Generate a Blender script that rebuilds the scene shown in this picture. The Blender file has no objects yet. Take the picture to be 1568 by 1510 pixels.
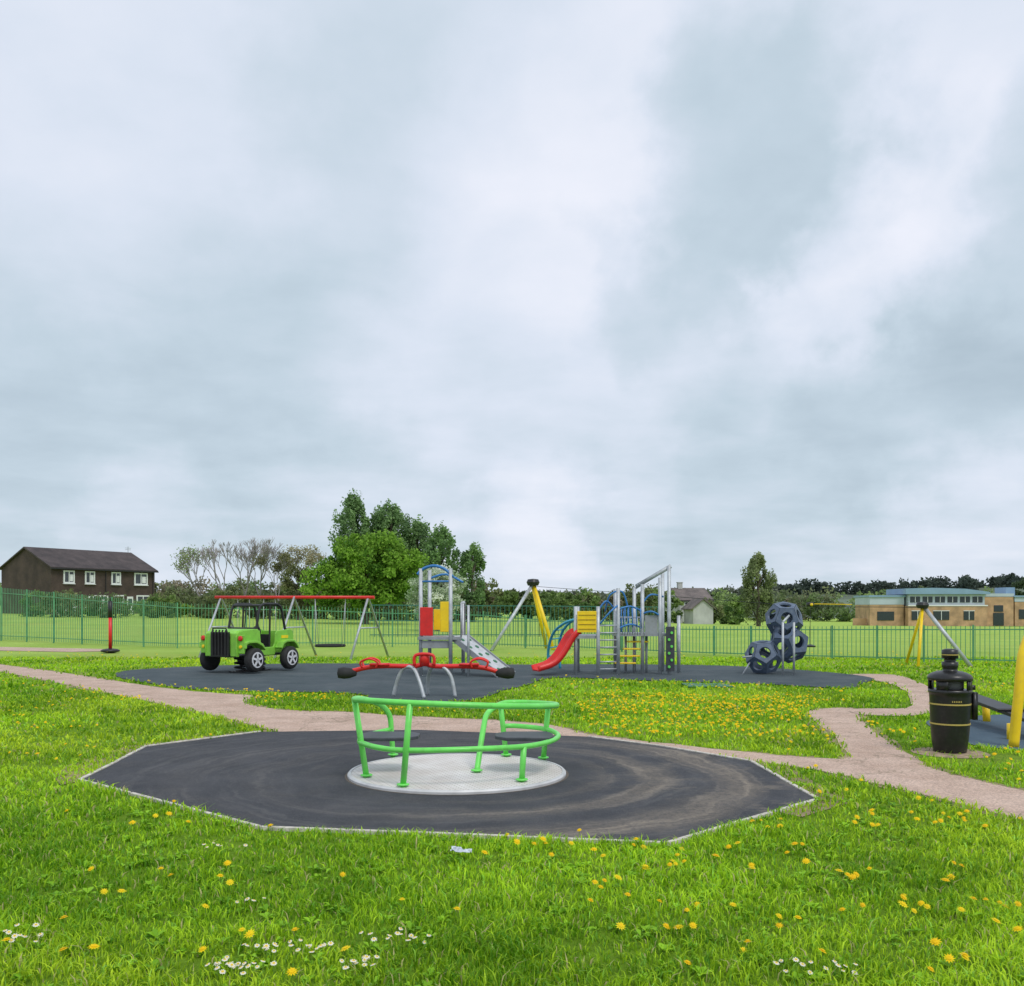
import bpy, math, random, bmesh
import numpy as np
from mathutils import Vector, Matrix
random.seed(7); rng=np.random.default_rng(11)
scene=bpy.context.scene
COL=scene.collection

# ---------------------------------------------------------------- helpers
def tz(x,y):
    r=max(0.0,min(y,190.0)-32.0)
    return -0.0125*r*math.tanh(x/40.0)

def link(o,parent=None):
    COL.objects.link(o)
    if parent: o.parent=parent
    return o

def empty(name,loc=(0,0,0),rz=0):
    e=bpy.data.objects.new(name,None); e.location=loc; e.rotation_euler=(0,0,rz)
    e.empty_display_size=0.3
    return link(e)

def new_mat(name):
    m=bpy.data.materials.new(name); m.use_nodes=True
    nt=m.node_tree; nt.nodes.clear()
    out=nt.nodes.new('ShaderNodeOutputMaterial')
    return m,nt,out

def mat(name,col,rough=0.5,metal=0.0,scale=6.0,var=0.15,bump=0.0,bscale=60,dirt=None,dirt_amt=0.3,spec=0.5):
    m,nt,out=new_mat(name)
    b=nt.nodes.new('ShaderNodeBsdfPrincipled')
    b.inputs['Roughness'].default_value=rough; b.inputs['Metallic'].default_value=metal
    b.inputs['Specular IOR Level'].default_value=spec
    tc=nt.nodes.new('ShaderNodeTexCoord')
    n=nt.nodes.new('ShaderNodeTexNoise'); n.inputs['Scale'].default_value=scale; n.inputs['Detail'].default_value=6
    nt.links.new(tc.outputs['Object'],n.inputs['Vector'])
    r=nt.nodes.new('ShaderNodeValToRGB')
    r.color_ramp.elements[0].position=0.3; r.color_ramp.elements[1].position=0.7
    r.color_ramp.elements[0].color=(*[c*(1-var) for c in col],1)
    r.color_ramp.elements[1].color=(*[min(1,c*(1+var)) for c in col],1)
    nt.links.new(n.outputs['Fac'],r.inputs['Fac'])
    last=r.outputs['Color']
    if dirt:
        n2=nt.nodes.new('ShaderNodeTexNoise'); n2.inputs['Scale'].default_value=scale*3.1; n2.inputs['Detail'].default_value=8
        nt.links.new(tc.outputs['Object'],n2.inputs['Vector'])
        mr=nt.nodes.new('ShaderNodeMapRange'); mr.inputs[1].default_value=0.5; mr.inputs[2].default_value=0.75; mr.inputs[4].default_value=dirt_amt
        nt.links.new(n2.outputs['Fac'],mr.inputs[0])
        mx=nt.nodes.new('ShaderNodeMixRGB'); mx.inputs[2].default_value=(*dirt,1)
        nt.links.new(mr.outputs[0],mx.inputs[0]); nt.links.new(last,mx.inputs[1]); last=mx.outputs[0]
    nt.links.new(last,b.inputs['Base Color'])
    if bump>0:
        n3=nt.nodes.new('ShaderNodeTexNoise'); n3.inputs['Scale'].default_value=bscale; n3.inputs['Detail'].default_value=4
        nt.links.new(tc.outputs['Object'],n3.inputs['Vector'])
        bp=nt.nodes.new('ShaderNodeBump'); bp.inputs['Strength'].default_value=bump; bp.inputs['Distance'].default_value=0.01
        nt.links.new(n3.outputs['Fac'],bp.inputs['Height']); nt.links.new(bp.outputs[0],b.inputs['Normal'])
    nt.links.new(b.outputs[0],out.inputs['Surface'])
    return m

def leaf_mat(name,transl=0.3,rough=0.6):
    m,nt,out=new_mat(name)
    a=nt.nodes.new('ShaderNodeAttribute'); a.attribute_name='Col'
    b=nt.nodes.new('ShaderNodeBsdfPrincipled'); b.inputs['Roughness'].default_value=rough
    b.inputs['Specular IOR Level'].default_value=0.2
    t=nt.nodes.new('ShaderNodeBsdfTranslucent')
    mx=nt.nodes.new('ShaderNodeMixShader'); mx.inputs[0].default_value=transl
    nt.links.new(a.outputs['Color'],b.inputs['Base Color']); nt.links.new(a.outputs['Color'],t.inputs['Color'])
    nt.links.new(b.outputs[0],mx.inputs[1]); nt.links.new(t.outputs[0],mx.inputs[2])
    nt.links.new(mx.outputs[0],out.inputs['Surface'])
    return m

def fast_mesh(name,verts,faces,cols=None,material=None,parent=None,smooth=False):
    verts=np.asarray(verts,dtype=np.float32); faces=np.asarray(faces,dtype=np.int32)
    k=faces.shape[1]; nf=len(faces)
    me=bpy.data.meshes.new(name)
    me.vertices.add(len(verts)); me.vertices.foreach_set('co',verts.ravel())
    me.loops.add(nf*k); me.loops.foreach_set('vertex_index',faces.ravel())
    me.polygons.add(nf); me.polygons.foreach_set('loop_start',np.arange(0,nf*k,k,dtype=np.int32))
    me.polygons.foreach_set('loop_total',np.full(nf,k,dtype=np.int32))
    me.update(calc_edges=True)
    if cols is not None:
        ca=me.color_attributes.new('Col','FLOAT_COLOR','POINT')
        c4=np.ones((len(verts),4),dtype=np.float32); c4[:,:3]=cols
        ca.data.foreach_set('color',c4.ravel())
    if material: me.materials.append(material)
    if smooth: me.polygons.foreach_set('use_smooth',np.ones(nf,dtype=bool))
    o=bpy.data.objects.new(name,me)
    return link(o,parent)

class B:
    def __init__(s,off=(0,0,0)): s.v=[]; s.f=[]; s.off=Vector(off)
    def add(s,vs,fs):
        n=len(s.v); s.v+= [tuple(Vector(v)-s.off) for v in vs]; s.f+=[tuple(i+n for i in f) for f in fs]
    def box(s,c,d,rz=0,R=None):
        hx,hy,hz=[q/2 for q in d]
        M=R if R is not None else Matrix.Rotation(rz,3,'Z')
        vs=[Vector(c)+M@Vector((x,y,z)) for x,y,z in [(-hx,-hy,-hz),(hx,-hy,-hz),(hx,hy,-hz),(-hx,hy,-hz),(-hx,-hy,hz),(hx,-hy,hz),(hx,hy,hz),(-hx,hy,hz)]]
        s.add(vs,[(0,3,2,1),(4,5,6,7),(0,1,5,4),(1,2,6,5),(2,3,7,6),(3,0,4,7)])
    def beam(s,p0,p1,w,h):
        p0=Vector(p0);p1=Vector(p1);d=p1-p0
        q=d.to_track_quat('X','Z').to_matrix()
        s.box((p0+p1)/2,(d.length,w,h),R=q)
    def tube(s,pts,r,n=10,closed=False,smooth=0):
        P=[Vector(p) for p in pts]
        if smooth:
            Q=[];m=len(P);rng_=range(m if closed else m-1)
            for i in rng_:
                if closed: a,b,c,d=P[(i-1)%m],P[i],P[(i+1)%m],P[(i+2)%m]
                else: a,b,c,d=P[max(i-1,0)],P[i],P[i+1],P[min(i+2,m-1)]
                for k in range(smooth):
                    t=k/smooth
                    Q.append(0.5*((2*b)+(c-a)*t+(2*a-5*b+4*c-d)*t*t+(3*b-a-3*c+d)*t**3))
            if not closed: Q.append(P[-1])
            P=Q
        m=len(P); rs=r if isinstance(r,(list,tuple)) else [r]*m
        if len(rs)!=m: rs=[rs[0]+(rs[-1]-rs[0])*i/(m-1) for i in range(m)]
        vs=[];N=None
        for i in range(m):
            if closed: t=P[(i+1)%m]-P[i-1]
            elif i==0: t=P[1]-P[0]
            elif i==m-1: t=P[-1]-P[-2]
            else: t=(P[i+1]-P[i]).normalized()+(P[i]-P[i-1]).normalized()
            t.normalize()
            if N is None:
                N=t.orthogonal().normalized()
            else:
                N=(N-t*N.dot(t)).normalized()
            Bn=t.cross(N)
            for k in range(n):
                a=2*math.pi*k/n
                vs.append(P[i]+(N*math.cos(a)+Bn*math.sin(a))*rs[i])
        fs=[]
        for i in range(m if closed else m-1):
            j=(i+1)%m
            for k in range(n):
                fs.append((i*n+k,i*n+(k+1)%n,j*n+(k+1)%n,j*n+k))
        if not closed:
            fs.append(tuple(range(n-1,-1,-1))); fs.append(tuple((m-1)*n+k for k in range(n)))
        s.add(vs,fs)
    def lathe(s,prof,c=(0,0,0),n=32,R=None,cap=True):
        vs=[];M=R if R is not None else Matrix.Identity(3)
        for r,z in prof:
            for k in range(n):
                a=2*math.pi*k/n
                vs.append(Vector(c)+M@Vector((r*math.cos(a),r*math.sin(a),z)))
        fs=[]
        for i in range(len(prof)-1):
            for k in range(n):
                fs.append((i*n+k,i*n+(k+1)%n,(i+1)*n+(k+1)%n,(i+1)*n+k))
        if cap and abs(prof[0][1]-prof[-1][1])>1e-5:
            if prof[0][0]>1e-4: fs.append(tuple(range(n-1,-1,-1)))
            if prof[-1][0]>1e-4: fs.append(tuple((len(prof)-1)*n+k for k in range(n)))
        s.add(vs,fs)
    def disc(s,r,z,n=72):
        s.add([(r*math.cos(2*math.pi*k/n),r*math.sin(2*math.pi*k/n),z) for k in range(n)],[tuple(range(n))])
    def prism(s,poly,f0,f1):
        n=len(poly)
        vs=[f0(*p) for p in poly]+[f1(*p) for p in poly]
        fs=[tuple(range(n-1,-1,-1)),tuple(range(n,2*n))]+[(i,(i+1)%n,n+(i+1)%n,n+i) for i in range(n)]
        s.add(vs,fs)
    def make(s,name,material,parent=None,smooth=False,bevel=0):
        me=bpy.data.meshes.new(name); me.from_pydata(s.v,[],s.f); me.materials.append(material)
        o=bpy.data.objects.new(name,me); link(o,parent)
        if smooth:
            for p in me.polygons: p.use_smooth=len(p.vertices)==4
        if bevel:
            b=o.modifiers.new('Bevel','BEVEL'); b.width=bevel; b.segments=2; b.limit_method='ANGLE'
        return o

def in_poly(x,y,poly):
    inside=np.zeros(len(x),bool); n=len(poly);j=n-1
    for i in range(n):
        xi,yi=poly[i];xj,yj=poly[j]
        c=((yi>y)!=(yj>y))&(x<(xj-xi)*(y-yi)/((yj-yi)+1e-12)+xi)
        inside^=c;j=i
    return inside

_perm=rng.random((64,64))
def vn(x,y,s):
    x=x*s+1000;y=y*s+1000
    xi=np.floor(x).astype(int);yi=np.floor(y).astype(int);fx=x-xi;fy=y-yi
    fx=fx*fx*(3-2*fx);fy=fy*fy*(3-2*fy)
    g=lambda a,b:_perm[a%64,b%64]
    return (g(xi,yi)*(1-fx)+g(xi+1,yi)*fx)*(1-fy)+(g(xi,yi+1)*(1-fx)+g(xi+1,yi+1)*fx)*fy

# ---------------------------------------------------------------- camera
cam=bpy.data.cameras.new('camera'); cam.sensor_width=36; cam.lens=33.29; cam.shift_y=0.1116
cam.clip_start=0.05; cam.clip_end=6000
co=bpy.data.objects.new('camera',cam); co.location=(0,0,1.6); co.rotation_euler=(math.radians(90),0,0); link(co)
scene.camera=co
scene.view_settings.view_transform='Standard'; scene.view_settings.look='None'; scene.view_settings.exposure=0

# ---------------------------------------------------------------- world
SUN_EL=math.radians(55); SUN_AZ=math.radians(150)
w=bpy.data.worlds.new('World'); scene.world=w; w.use_nodes=True
nt=w.node_tree; nt.nodes.clear(); L=nt.links.new
out=nt.nodes.new('ShaderNodeOutputWorld'); bg=nt.nodes.new('ShaderNodeBackground'); bg.inputs['Strength'].default_value=0.12
sky=nt.nodes.new('ShaderNodeTexSky'); sky.sky_type='NISHITA'; sky.sun_disc=False
sky.sun_elevation=SUN_EL; sky.sun_rotation=SUN_AZ
tc=nt.nodes.new('ShaderNodeTexCoord')
def M(op,a,b=None,c=None,clamp=False):
    n=nt.nodes.new('ShaderNodeMath'); n.operation=op; n.use_clamp=clamp
    for i,q in enumerate((a,b,c)):
        if q is None: continue
        if isinstance(q,(int,float)): n.inputs[i].default_value=q
        else: L(q,n.inputs[i])
    return n.outputs[0]
sep=nt.nodes.new('ShaderNodeSeparateXYZ'); L(tc.outputs['Generated'],sep.inputs[0])
den=M('ADD',M('MAXIMUM',sep.outputs['Z'],0.0),0.17)
cmb=nt.nodes.new('ShaderNodeCombineXYZ')
L(M('DIVIDE',sep.outputs['X'],den),cmb.inputs[0]); L(M('DIVIDE',sep.outputs['Y'],den),cmb.inputs[1])
def noise(vec,scale,detail,rough,dist=0.0):
    n=nt.nodes.new('ShaderNodeTexNoise'); n.inputs['Scale'].default_value=scale; n.inputs['Detail'].default_value=detail
    n.inputs['Roughness'].default_value=rough; n.inputs['Distortion'].default_value=dist
    L(vec,n.inputs['Vector']); return n
n1=noise(cmb.outputs[0],0.8,5,0.45,0.2)
n2=noise(cmb.outputs[0],2.4,5,0.55,0.15)
nw=noise(tc.outputs['Generated'],7.0,6,0.55)
vs_=nt.nodes.new('ShaderNodeVectorMath'); vs_.operation='SUBTRACT'; L(nw.outputs['Color'],vs_.inputs[0]); vs_.inputs[1].default_value=(0.5,0.5,0.5)
vm=nt.nodes.new('ShaderNodeVectorMath'); vm.operation='MULTIPLY'; L(vs_.outputs[0],vm.inputs[0]); vm.inputs[1].default_value=(0.30,0.30,0.20)
va=nt.nodes.new('ShaderNodeVectorMath'); va.operation='ADD'; L(vm.outputs[0],va.inputs[0]); L(tc.outputs['Generated'],va.inputs[1])
vnm=nt.nodes.new('ShaderNodeVectorMath'); vnm.operation='NORMALIZE'; L(va.outputs[0],vnm.inputs[0])
V=M('ADD',M('MULTIPLY',n1.outputs['Fac'],0.50),M('MULTIPLY',n2.outputs['Fac'],0.40))
V=M('ADD',V,0.14)
for dx,dz,r,a in [(.26,.50,.10,-.26),(.17,.33,.07,-.18),(.11,.30,.05,-.08),(.53,.29,.08,-.15),(.44,.33,.05,-.10),(.55,.49,.05,-.18),(-.12,.56,.12,-.10),
                  (-.42,.30,.20,-.12),(-.12,.22,.18,-.08),(.28,.12,.09,-.16),(.14,.09,.06,-.10),(.50,.17,.10,-.16),(.36,.20,.06,-.10),(-.5,.12,.12,-.18),(-.25,.11,.1,-.10),
                  (.36,.37,.06,.14),(.08,.47,.14,.08),(-.40,.50,.12,.10),(.44,.45,.07,.10),(.0,.35,.14,.08),(.02,.07,.06,.16),(-.38,.065,.07,.16),(.5,.10,.05,.12),(-.15,.15,.08,.06)]:
    c=Vector((dx,1,dz)).normalized()
    d=nt.nodes.new('ShaderNodeVectorMath'); d.operation='DOT_PRODUCT'; L(vnm.outputs[0],d.inputs[0]); d.inputs[1].default_value=c
    mr=nt.nodes.new('ShaderNodeMapRange'); mr.interpolation_type='SMOOTHSTEP'
    mr.inputs[1].default_value=math.cos(r*1.6); mr.inputs[2].default_value=math.cos(r*0.15)
    mr.inputs[3].default_value=0; mr.inputs[4].default_value=a
    L(d.outputs['Value'],mr.inputs[0]); V=M('ADD',V,mr.outputs[0])
cr=nt.nodes.new('ShaderNodeValToRGB'); L(V,cr.inputs['Fac'])
e=cr.color_ramp.elements
e[0].position=0.10; e[0].color=(.37,.465,.545,1)
e[1].position=0.84; e[1].color=(.86,.88,.97,1)
q=cr.color_ramp.elements.new(0.38); q.color=(.54,.645,.735,1)
q=cr.color_ramp.elements.new(0.60); q.color=(.70,.765,.875,1)
sc_=nt.nodes.new('ShaderNodeVectorMath'); sc_.operation='SCALE'; L(cr.outputs['Color'],sc_.inputs[0]); sc_.inputs['Scale'].default_value=8.7
mx=nt.nodes.new('ShaderNodeMixRGB'); mx.inputs[0].default_value=0.96; L(sky.outputs[0],mx.inputs[1]); L(sc_.outputs[0],mx.inputs[2])
L(mx.outputs[0],bg.inputs['Color']); L(bg.outputs[0],out.inputs['Surface'])

sl=bpy.data.lights.new('sun','SUN'); sl.energy=1.5; sl.angle=math.radians(16); sl.color=(1,.96,.89)
so=bpy.data.objects.new('sun',sl); link(so); so.location=(0,0,30)
sd=Vector((math.sin(SUN_AZ)*math.cos(SUN_EL),math.cos(SUN_AZ)*math.cos(SUN_EL),math.sin(SUN_EL)))
so.rotation_euler=(-sd).to_track_quat('-Z','Y').to_euler()

# ---------------------------------------------------------------- layout polygons (metres)
OCT=[(-3.97,8.69),(-4.16,10.79),(-3.2,12.05),(-1.21,12.25),(.93,11.6),(1.62,10.9),(2.46,9.75),(2.52,7.81),(1.035,6.36),(-1.81,6.82)]
PATH=[(-22,37),(-16.5,28.3),(-14.3,26.4),(-10.84,22.97),(-6.89,18.7),(-5.22,17.44),(-4.69,17.06),(-4.42,15.68),(-3.48,14.68),(-2.52,14.41),(-1.77,13.98),(-.22,13.33),(.58,12.75),(.96,11.96),(1.67,11.2),(2.63,10.4),(3.07,10.09),(3.54,10.0),(3.77,10.79),(4.12,12.54),(4.34,13.89),(4.67,14.68),(5.07,14.97),(5.39,14.87),(5.03,13.65),(4.53,11.6),(4.29,10.09),(4.17,9.21),(4.45,8.23),(4.9,7.48),(6.2,6.2),(5.2,5.2),(3.96,6.27),(3.83,7.09),(3.46,8.14),(2.98,9.28),(2.40,9.9),(1.5,10.9),(.7,11.4),(-1.2,11.9),(-2.4,11.9),(-2.95,12.08),(-4.84,14.5),(-8.7,19.0),(-12.5,23.2),(-14.7,25.2),(-21,33)]
CURL=[(7.5,21.1),(8.0,22.5),(9.0,22.3),(8.7,20.4),(8.34,19.0),(7.7,17.3),(7.15,16.0),(6.12,14.06),(5.2,14.0),(5.3,14.82),(6.22,14.95),(6.75,16.1),(7.5,18.1),(7.9,20.3)]
SURF=[(-9.63,23.9),(-8.2,25.6),(-6.14,26.7),(-3.35,26.6),(.28,26.2),(2.1,26.4),(5.6,25.8),(7.5,23.6),(8.1,21.4),(7.27,19.66),(6.5,18.6),(5.2,19.6),(3.08,20.5),(1.15,21.4),(.6,20.6),(.3,19.3),(-.17,18.1),(-.5,16.6),(-1.12,15.95),(-2.3,16.1),(-2.7,17.2),(-3.6,17.7),(-4.73,17.85),(-6.05,18.3),(-7.5,19.7),(-9.1,21.8)]
SURF2=[(5.35,10.9),(5.5,12.3),(6.2,13.6),(9,14.2),(10,11.8),(9,10.6),(6.5,10.2)]
LPATH=[(-24,36),(-15.6,33.6),(-14.2,34.3),(-15.0,35.6),(-24,38.5)]
def smooth_poly(P,k=6,jit=0.0):
    Q=[];m=len(P)
    for i in range(m):
        a,b,c,d=[Vector((*P[(i+j)%m],0)) for j in (-1,0,1,2)]
        for q in range(k):
            t=q/k
            v=0.5*((2*b)+(c-a)*t+(2*a-5*b+4*c-d)*t*t+(3*b-a-3*c+d)*t**3)
            Q.append((v.x+random.uniform(-jit,jit),v.y+random.uniform(-jit,jit)))
    return Q
def grow(P,lo,hi):
    m=len(P); A=sum(P[i][0]*P[(i+1)%m][1]-P[(i+1)%m][0]*P[i][1] for i in range(m)); sg=1 if A>0 else -1
    Q=[]
    for i in range(m):
        t=Vector((P[(i+1)%m][0]-P[i-1][0],P[(i+1)%m][1]-P[i-1][1])); t.normalize() if t.length>0 else None
        o=random.uniform(lo,hi); Q.append((P[i][0]+t.y*o*sg,P[i][1]-t.x*o*sg))
    return Q
PATH_S=smooth_poly(PATH,5,.025); CURL_S=smooth_poly(CURL,5,.025); SURF_S=smooth_poly(SURF,6,.02); SURF2_S=smooth_poly(SURF2,6)
def sheet(name,poly,z,m):
    me=bpy.data.meshes.new(name)
    bm=bmesh.new(); vs=[bm.verts.new((x,y,z+ (tz(x,y) if y>32 else 0))) for x,y in poly]
    f=bm.faces.new(vs); bmesh.ops.triangulate(bm,faces=[f]); bmesh.ops.recalc_face_normals(bm,faces=bm.faces)
    for f in bm.faces:
        if f.normal.z<0: f.normal_flip()
    bm.to_mesh(me); bm.free(); me.materials.append(m)
    return link(bpy.data.objects.new(name,me))

# ---------------------------------------------------------------- ground material
def ground_mat():
    m,nt,out=new_mat('grass_ground')
    l=nt.links.new
    b=nt.nodes.new('ShaderNodeBsdfPrincipled'); b.inputs['Roughness'].default_value=0.95; b.inputs['Specular IOR Level'].default_value=0.1
    tc=nt.nodes.new('ShaderNodeTexCoord')
    def N(s,d=6,r=.6):
        n=nt.nodes.new('ShaderNodeTexNoise'); n.inputs['Scale'].default_value=s; n.inputs['Detail'].default_value=d; n.inputs['Roughness'].default_value=r
        l(tc.outputs['Object'],n.inputs['Vector']); return n.outputs['Fac']
    def ramp(f,p0,c0,p1,c1):
        r=nt.nodes.new('ShaderNodeValToRGB'); e=r.color_ramp.elements
        e[0].position=p0;e[0].color=(*c0,1);e[1].position=p1;e[1].color=(*c1,1); l(f,r.inputs['Fac']); return r.outputs['Color']
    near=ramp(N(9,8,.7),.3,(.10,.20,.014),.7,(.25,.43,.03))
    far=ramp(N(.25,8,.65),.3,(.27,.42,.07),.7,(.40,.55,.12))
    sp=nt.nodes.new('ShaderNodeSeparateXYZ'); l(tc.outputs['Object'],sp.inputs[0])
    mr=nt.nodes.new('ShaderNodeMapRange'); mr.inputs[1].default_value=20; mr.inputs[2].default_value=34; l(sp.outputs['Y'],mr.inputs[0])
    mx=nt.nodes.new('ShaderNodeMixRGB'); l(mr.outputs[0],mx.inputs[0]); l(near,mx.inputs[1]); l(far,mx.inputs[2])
    yel=nt.nodes.new('ShaderNodeMixRGB'); yel.inputs[2].default_value=(.40,.42,.10,1)
    mr2=nt.nodes.new('ShaderNodeMapRange'); mr2.inputs[1].default_value=.5; mr2.inputs[2].default_value=.75; mr2.inputs[4].default_value=.5; l(N(.12,5),mr2.inputs[0])
    l(mr2.outputs[0],yel.inputs[0]); l(mx.outputs[0],yel.inputs[1])
    l(yel.outputs[0],b.inputs['Base Color'])
    bp=nt.nodes.new('ShaderNodeBump'); bp.inputs['Strength'].default_value=.8; bp.inputs['Distance'].default_value=.05; l(N(25,8,.8),bp.inputs['Height']); l(bp.outputs[0],b.inputs['Normal'])
    l(b.outputs[0],out.inputs['Surface']); return m
gm=ground_mat()
xs=np.unique(np.concatenate([-np.geomspace(60,3000,16),np.linspace(-60,60,41),np.geomspace(60,3000,16)]))
ys=np.unique(np.concatenate([np.linspace(-80,30,12),np.linspace(32,200,43),np.geomspace(200,4000,16)]))
gv=[(x,y,tz(x,y)) for y in ys for x in xs]; nx=len(xs)
gf=[(j*nx+i,j*nx+i+1,(j+1)*nx+i+1,(j+1)*nx+i) for j in range(len(ys)-1) for i in range(nx-1)]
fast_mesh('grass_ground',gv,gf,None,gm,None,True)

def path_mat():
    m,nt,out=new_mat('path_tarmac'); l=nt.links.new
    b=nt.nodes.new('ShaderNodeBsdfPrincipled'); b.inputs['Roughness'].default_value=.9; b.inputs['Specular IOR Level'].default_value=.25
    tc=nt.nodes.new('ShaderNodeTexCoord')
    def N(s,d=6,r=.6):
        n=nt.nodes.new('ShaderNodeTexNoise'); n.inputs['Scale'].default_value=s; n.inputs['Detail'].default_value=d; n.inputs['Roughness'].default_value=r
        l(tc.outputs['Object'],n.inputs['Vector']); return n.outputs['Fac']
    r=nt.nodes.new('ShaderNodeValToRGB'); e=r.color_ramp.elements
    e[0].position=.3;e[0].color=(.47,.335,.26,1);e[1].position=.7;e[1].color=(.66,.50,.41,1); l(N(1.6,8,.65),r.inputs['Fac'])
    r2=nt.nodes.new('ShaderNodeValToRGB'); e=r2.color_ramp.elements
    e[0].position=.38;e[0].color=(.55,.55,.56,1);e[1].position=.62;e[1].color=(1.2,1.18,1.15,1); l(N(55,3,.8),r2.inputs['Fac'])
    mx=nt.nodes.new('ShaderNodeMixRGB'); mx.blend_type='MULTIPLY'; mx.inputs[0].default_value=.85; l(r.outputs[0],mx.inputs[1]); l(r2.outputs[0],mx.inputs[2])
    vo=nt.nodes.new('ShaderNodeTexVoronoi'); vo.feature='DISTANCE_TO_EDGE'; vo.inputs['Scale'].default_value=.55
    nn=nt.nodes.new('ShaderNodeTexNoise'); nn.inputs['Scale'].default_value=2.5; nn.inputs['Detail'].default_value=6; l(tc.outputs['Object'],nn.inputs[0])
    ad=nt.nodes.new('ShaderNodeVectorMath'); ad.operation='ADD'; l(tc.outputs['Object'],ad.inputs[0]); l(nn.outputs['Color'],ad.inputs[1]); l(ad.outputs[0],vo.inputs['Vector'])
    mr=nt.nodes.new('ShaderNodeMapRange'); mr.inputs[1].default_value=.0; mr.inputs[2].default_value=.012; mr.inputs[3].default_value=.6; mr.inputs[4].default_value=0; l(vo.outputs[0],mr.inputs[0])
    m2=nt.nodes.new('ShaderNodeMixRGB'); m2.inputs[2].default_value=(.16,.14,.09,1); l(mr.outputs[0],m2.inputs[0]); l(mx.outputs[0],m2.inputs[1])
    l(m2.outputs[0],b.inputs['Base Color'])
    bp=nt.nodes.new('ShaderNodeBump'); bp.inputs['Strength'].default_value=.5; bp.inputs['Distance'].default_value=.008; l(N(90,3,.7),bp.inputs['Height']); l(bp.outputs[0],b.inputs['Normal'])
    l(b.outputs[0],out.inputs['Surface']); return m
pm=path_mat()
sheet('footpath',PATH_S,.008,pm); sheet('footpath.001',CURL_S,.012,pm); sheet('footpath.002',LPATH,.012,pm)
soil=mat('worn_soil',(.27,.21,.12),1,0,3,.4,.6,50,dirt=(.14,.19,.05),dirt_amt=.7)
sheet('worn_soil_verge',grow(PATH_S,.0,.17),.004,soil)
sheet('worn_soil_verge.001',[(-4.05,8.5),(-4.5,9.2),(-4.42,10.9),(-3.35,12.3),(-1.2,12.5),(-1.2,12.0),(-3.5,11.6),(-3.8,9.0)],.0055,soil)
sheet('worn_soil_verge.002',[(1.5,10.6),(1.95,11.05),(2.75,9.95),(2.78,7.75),(2.2,7.2),(1.6,8)],.0055,soil)

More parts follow.
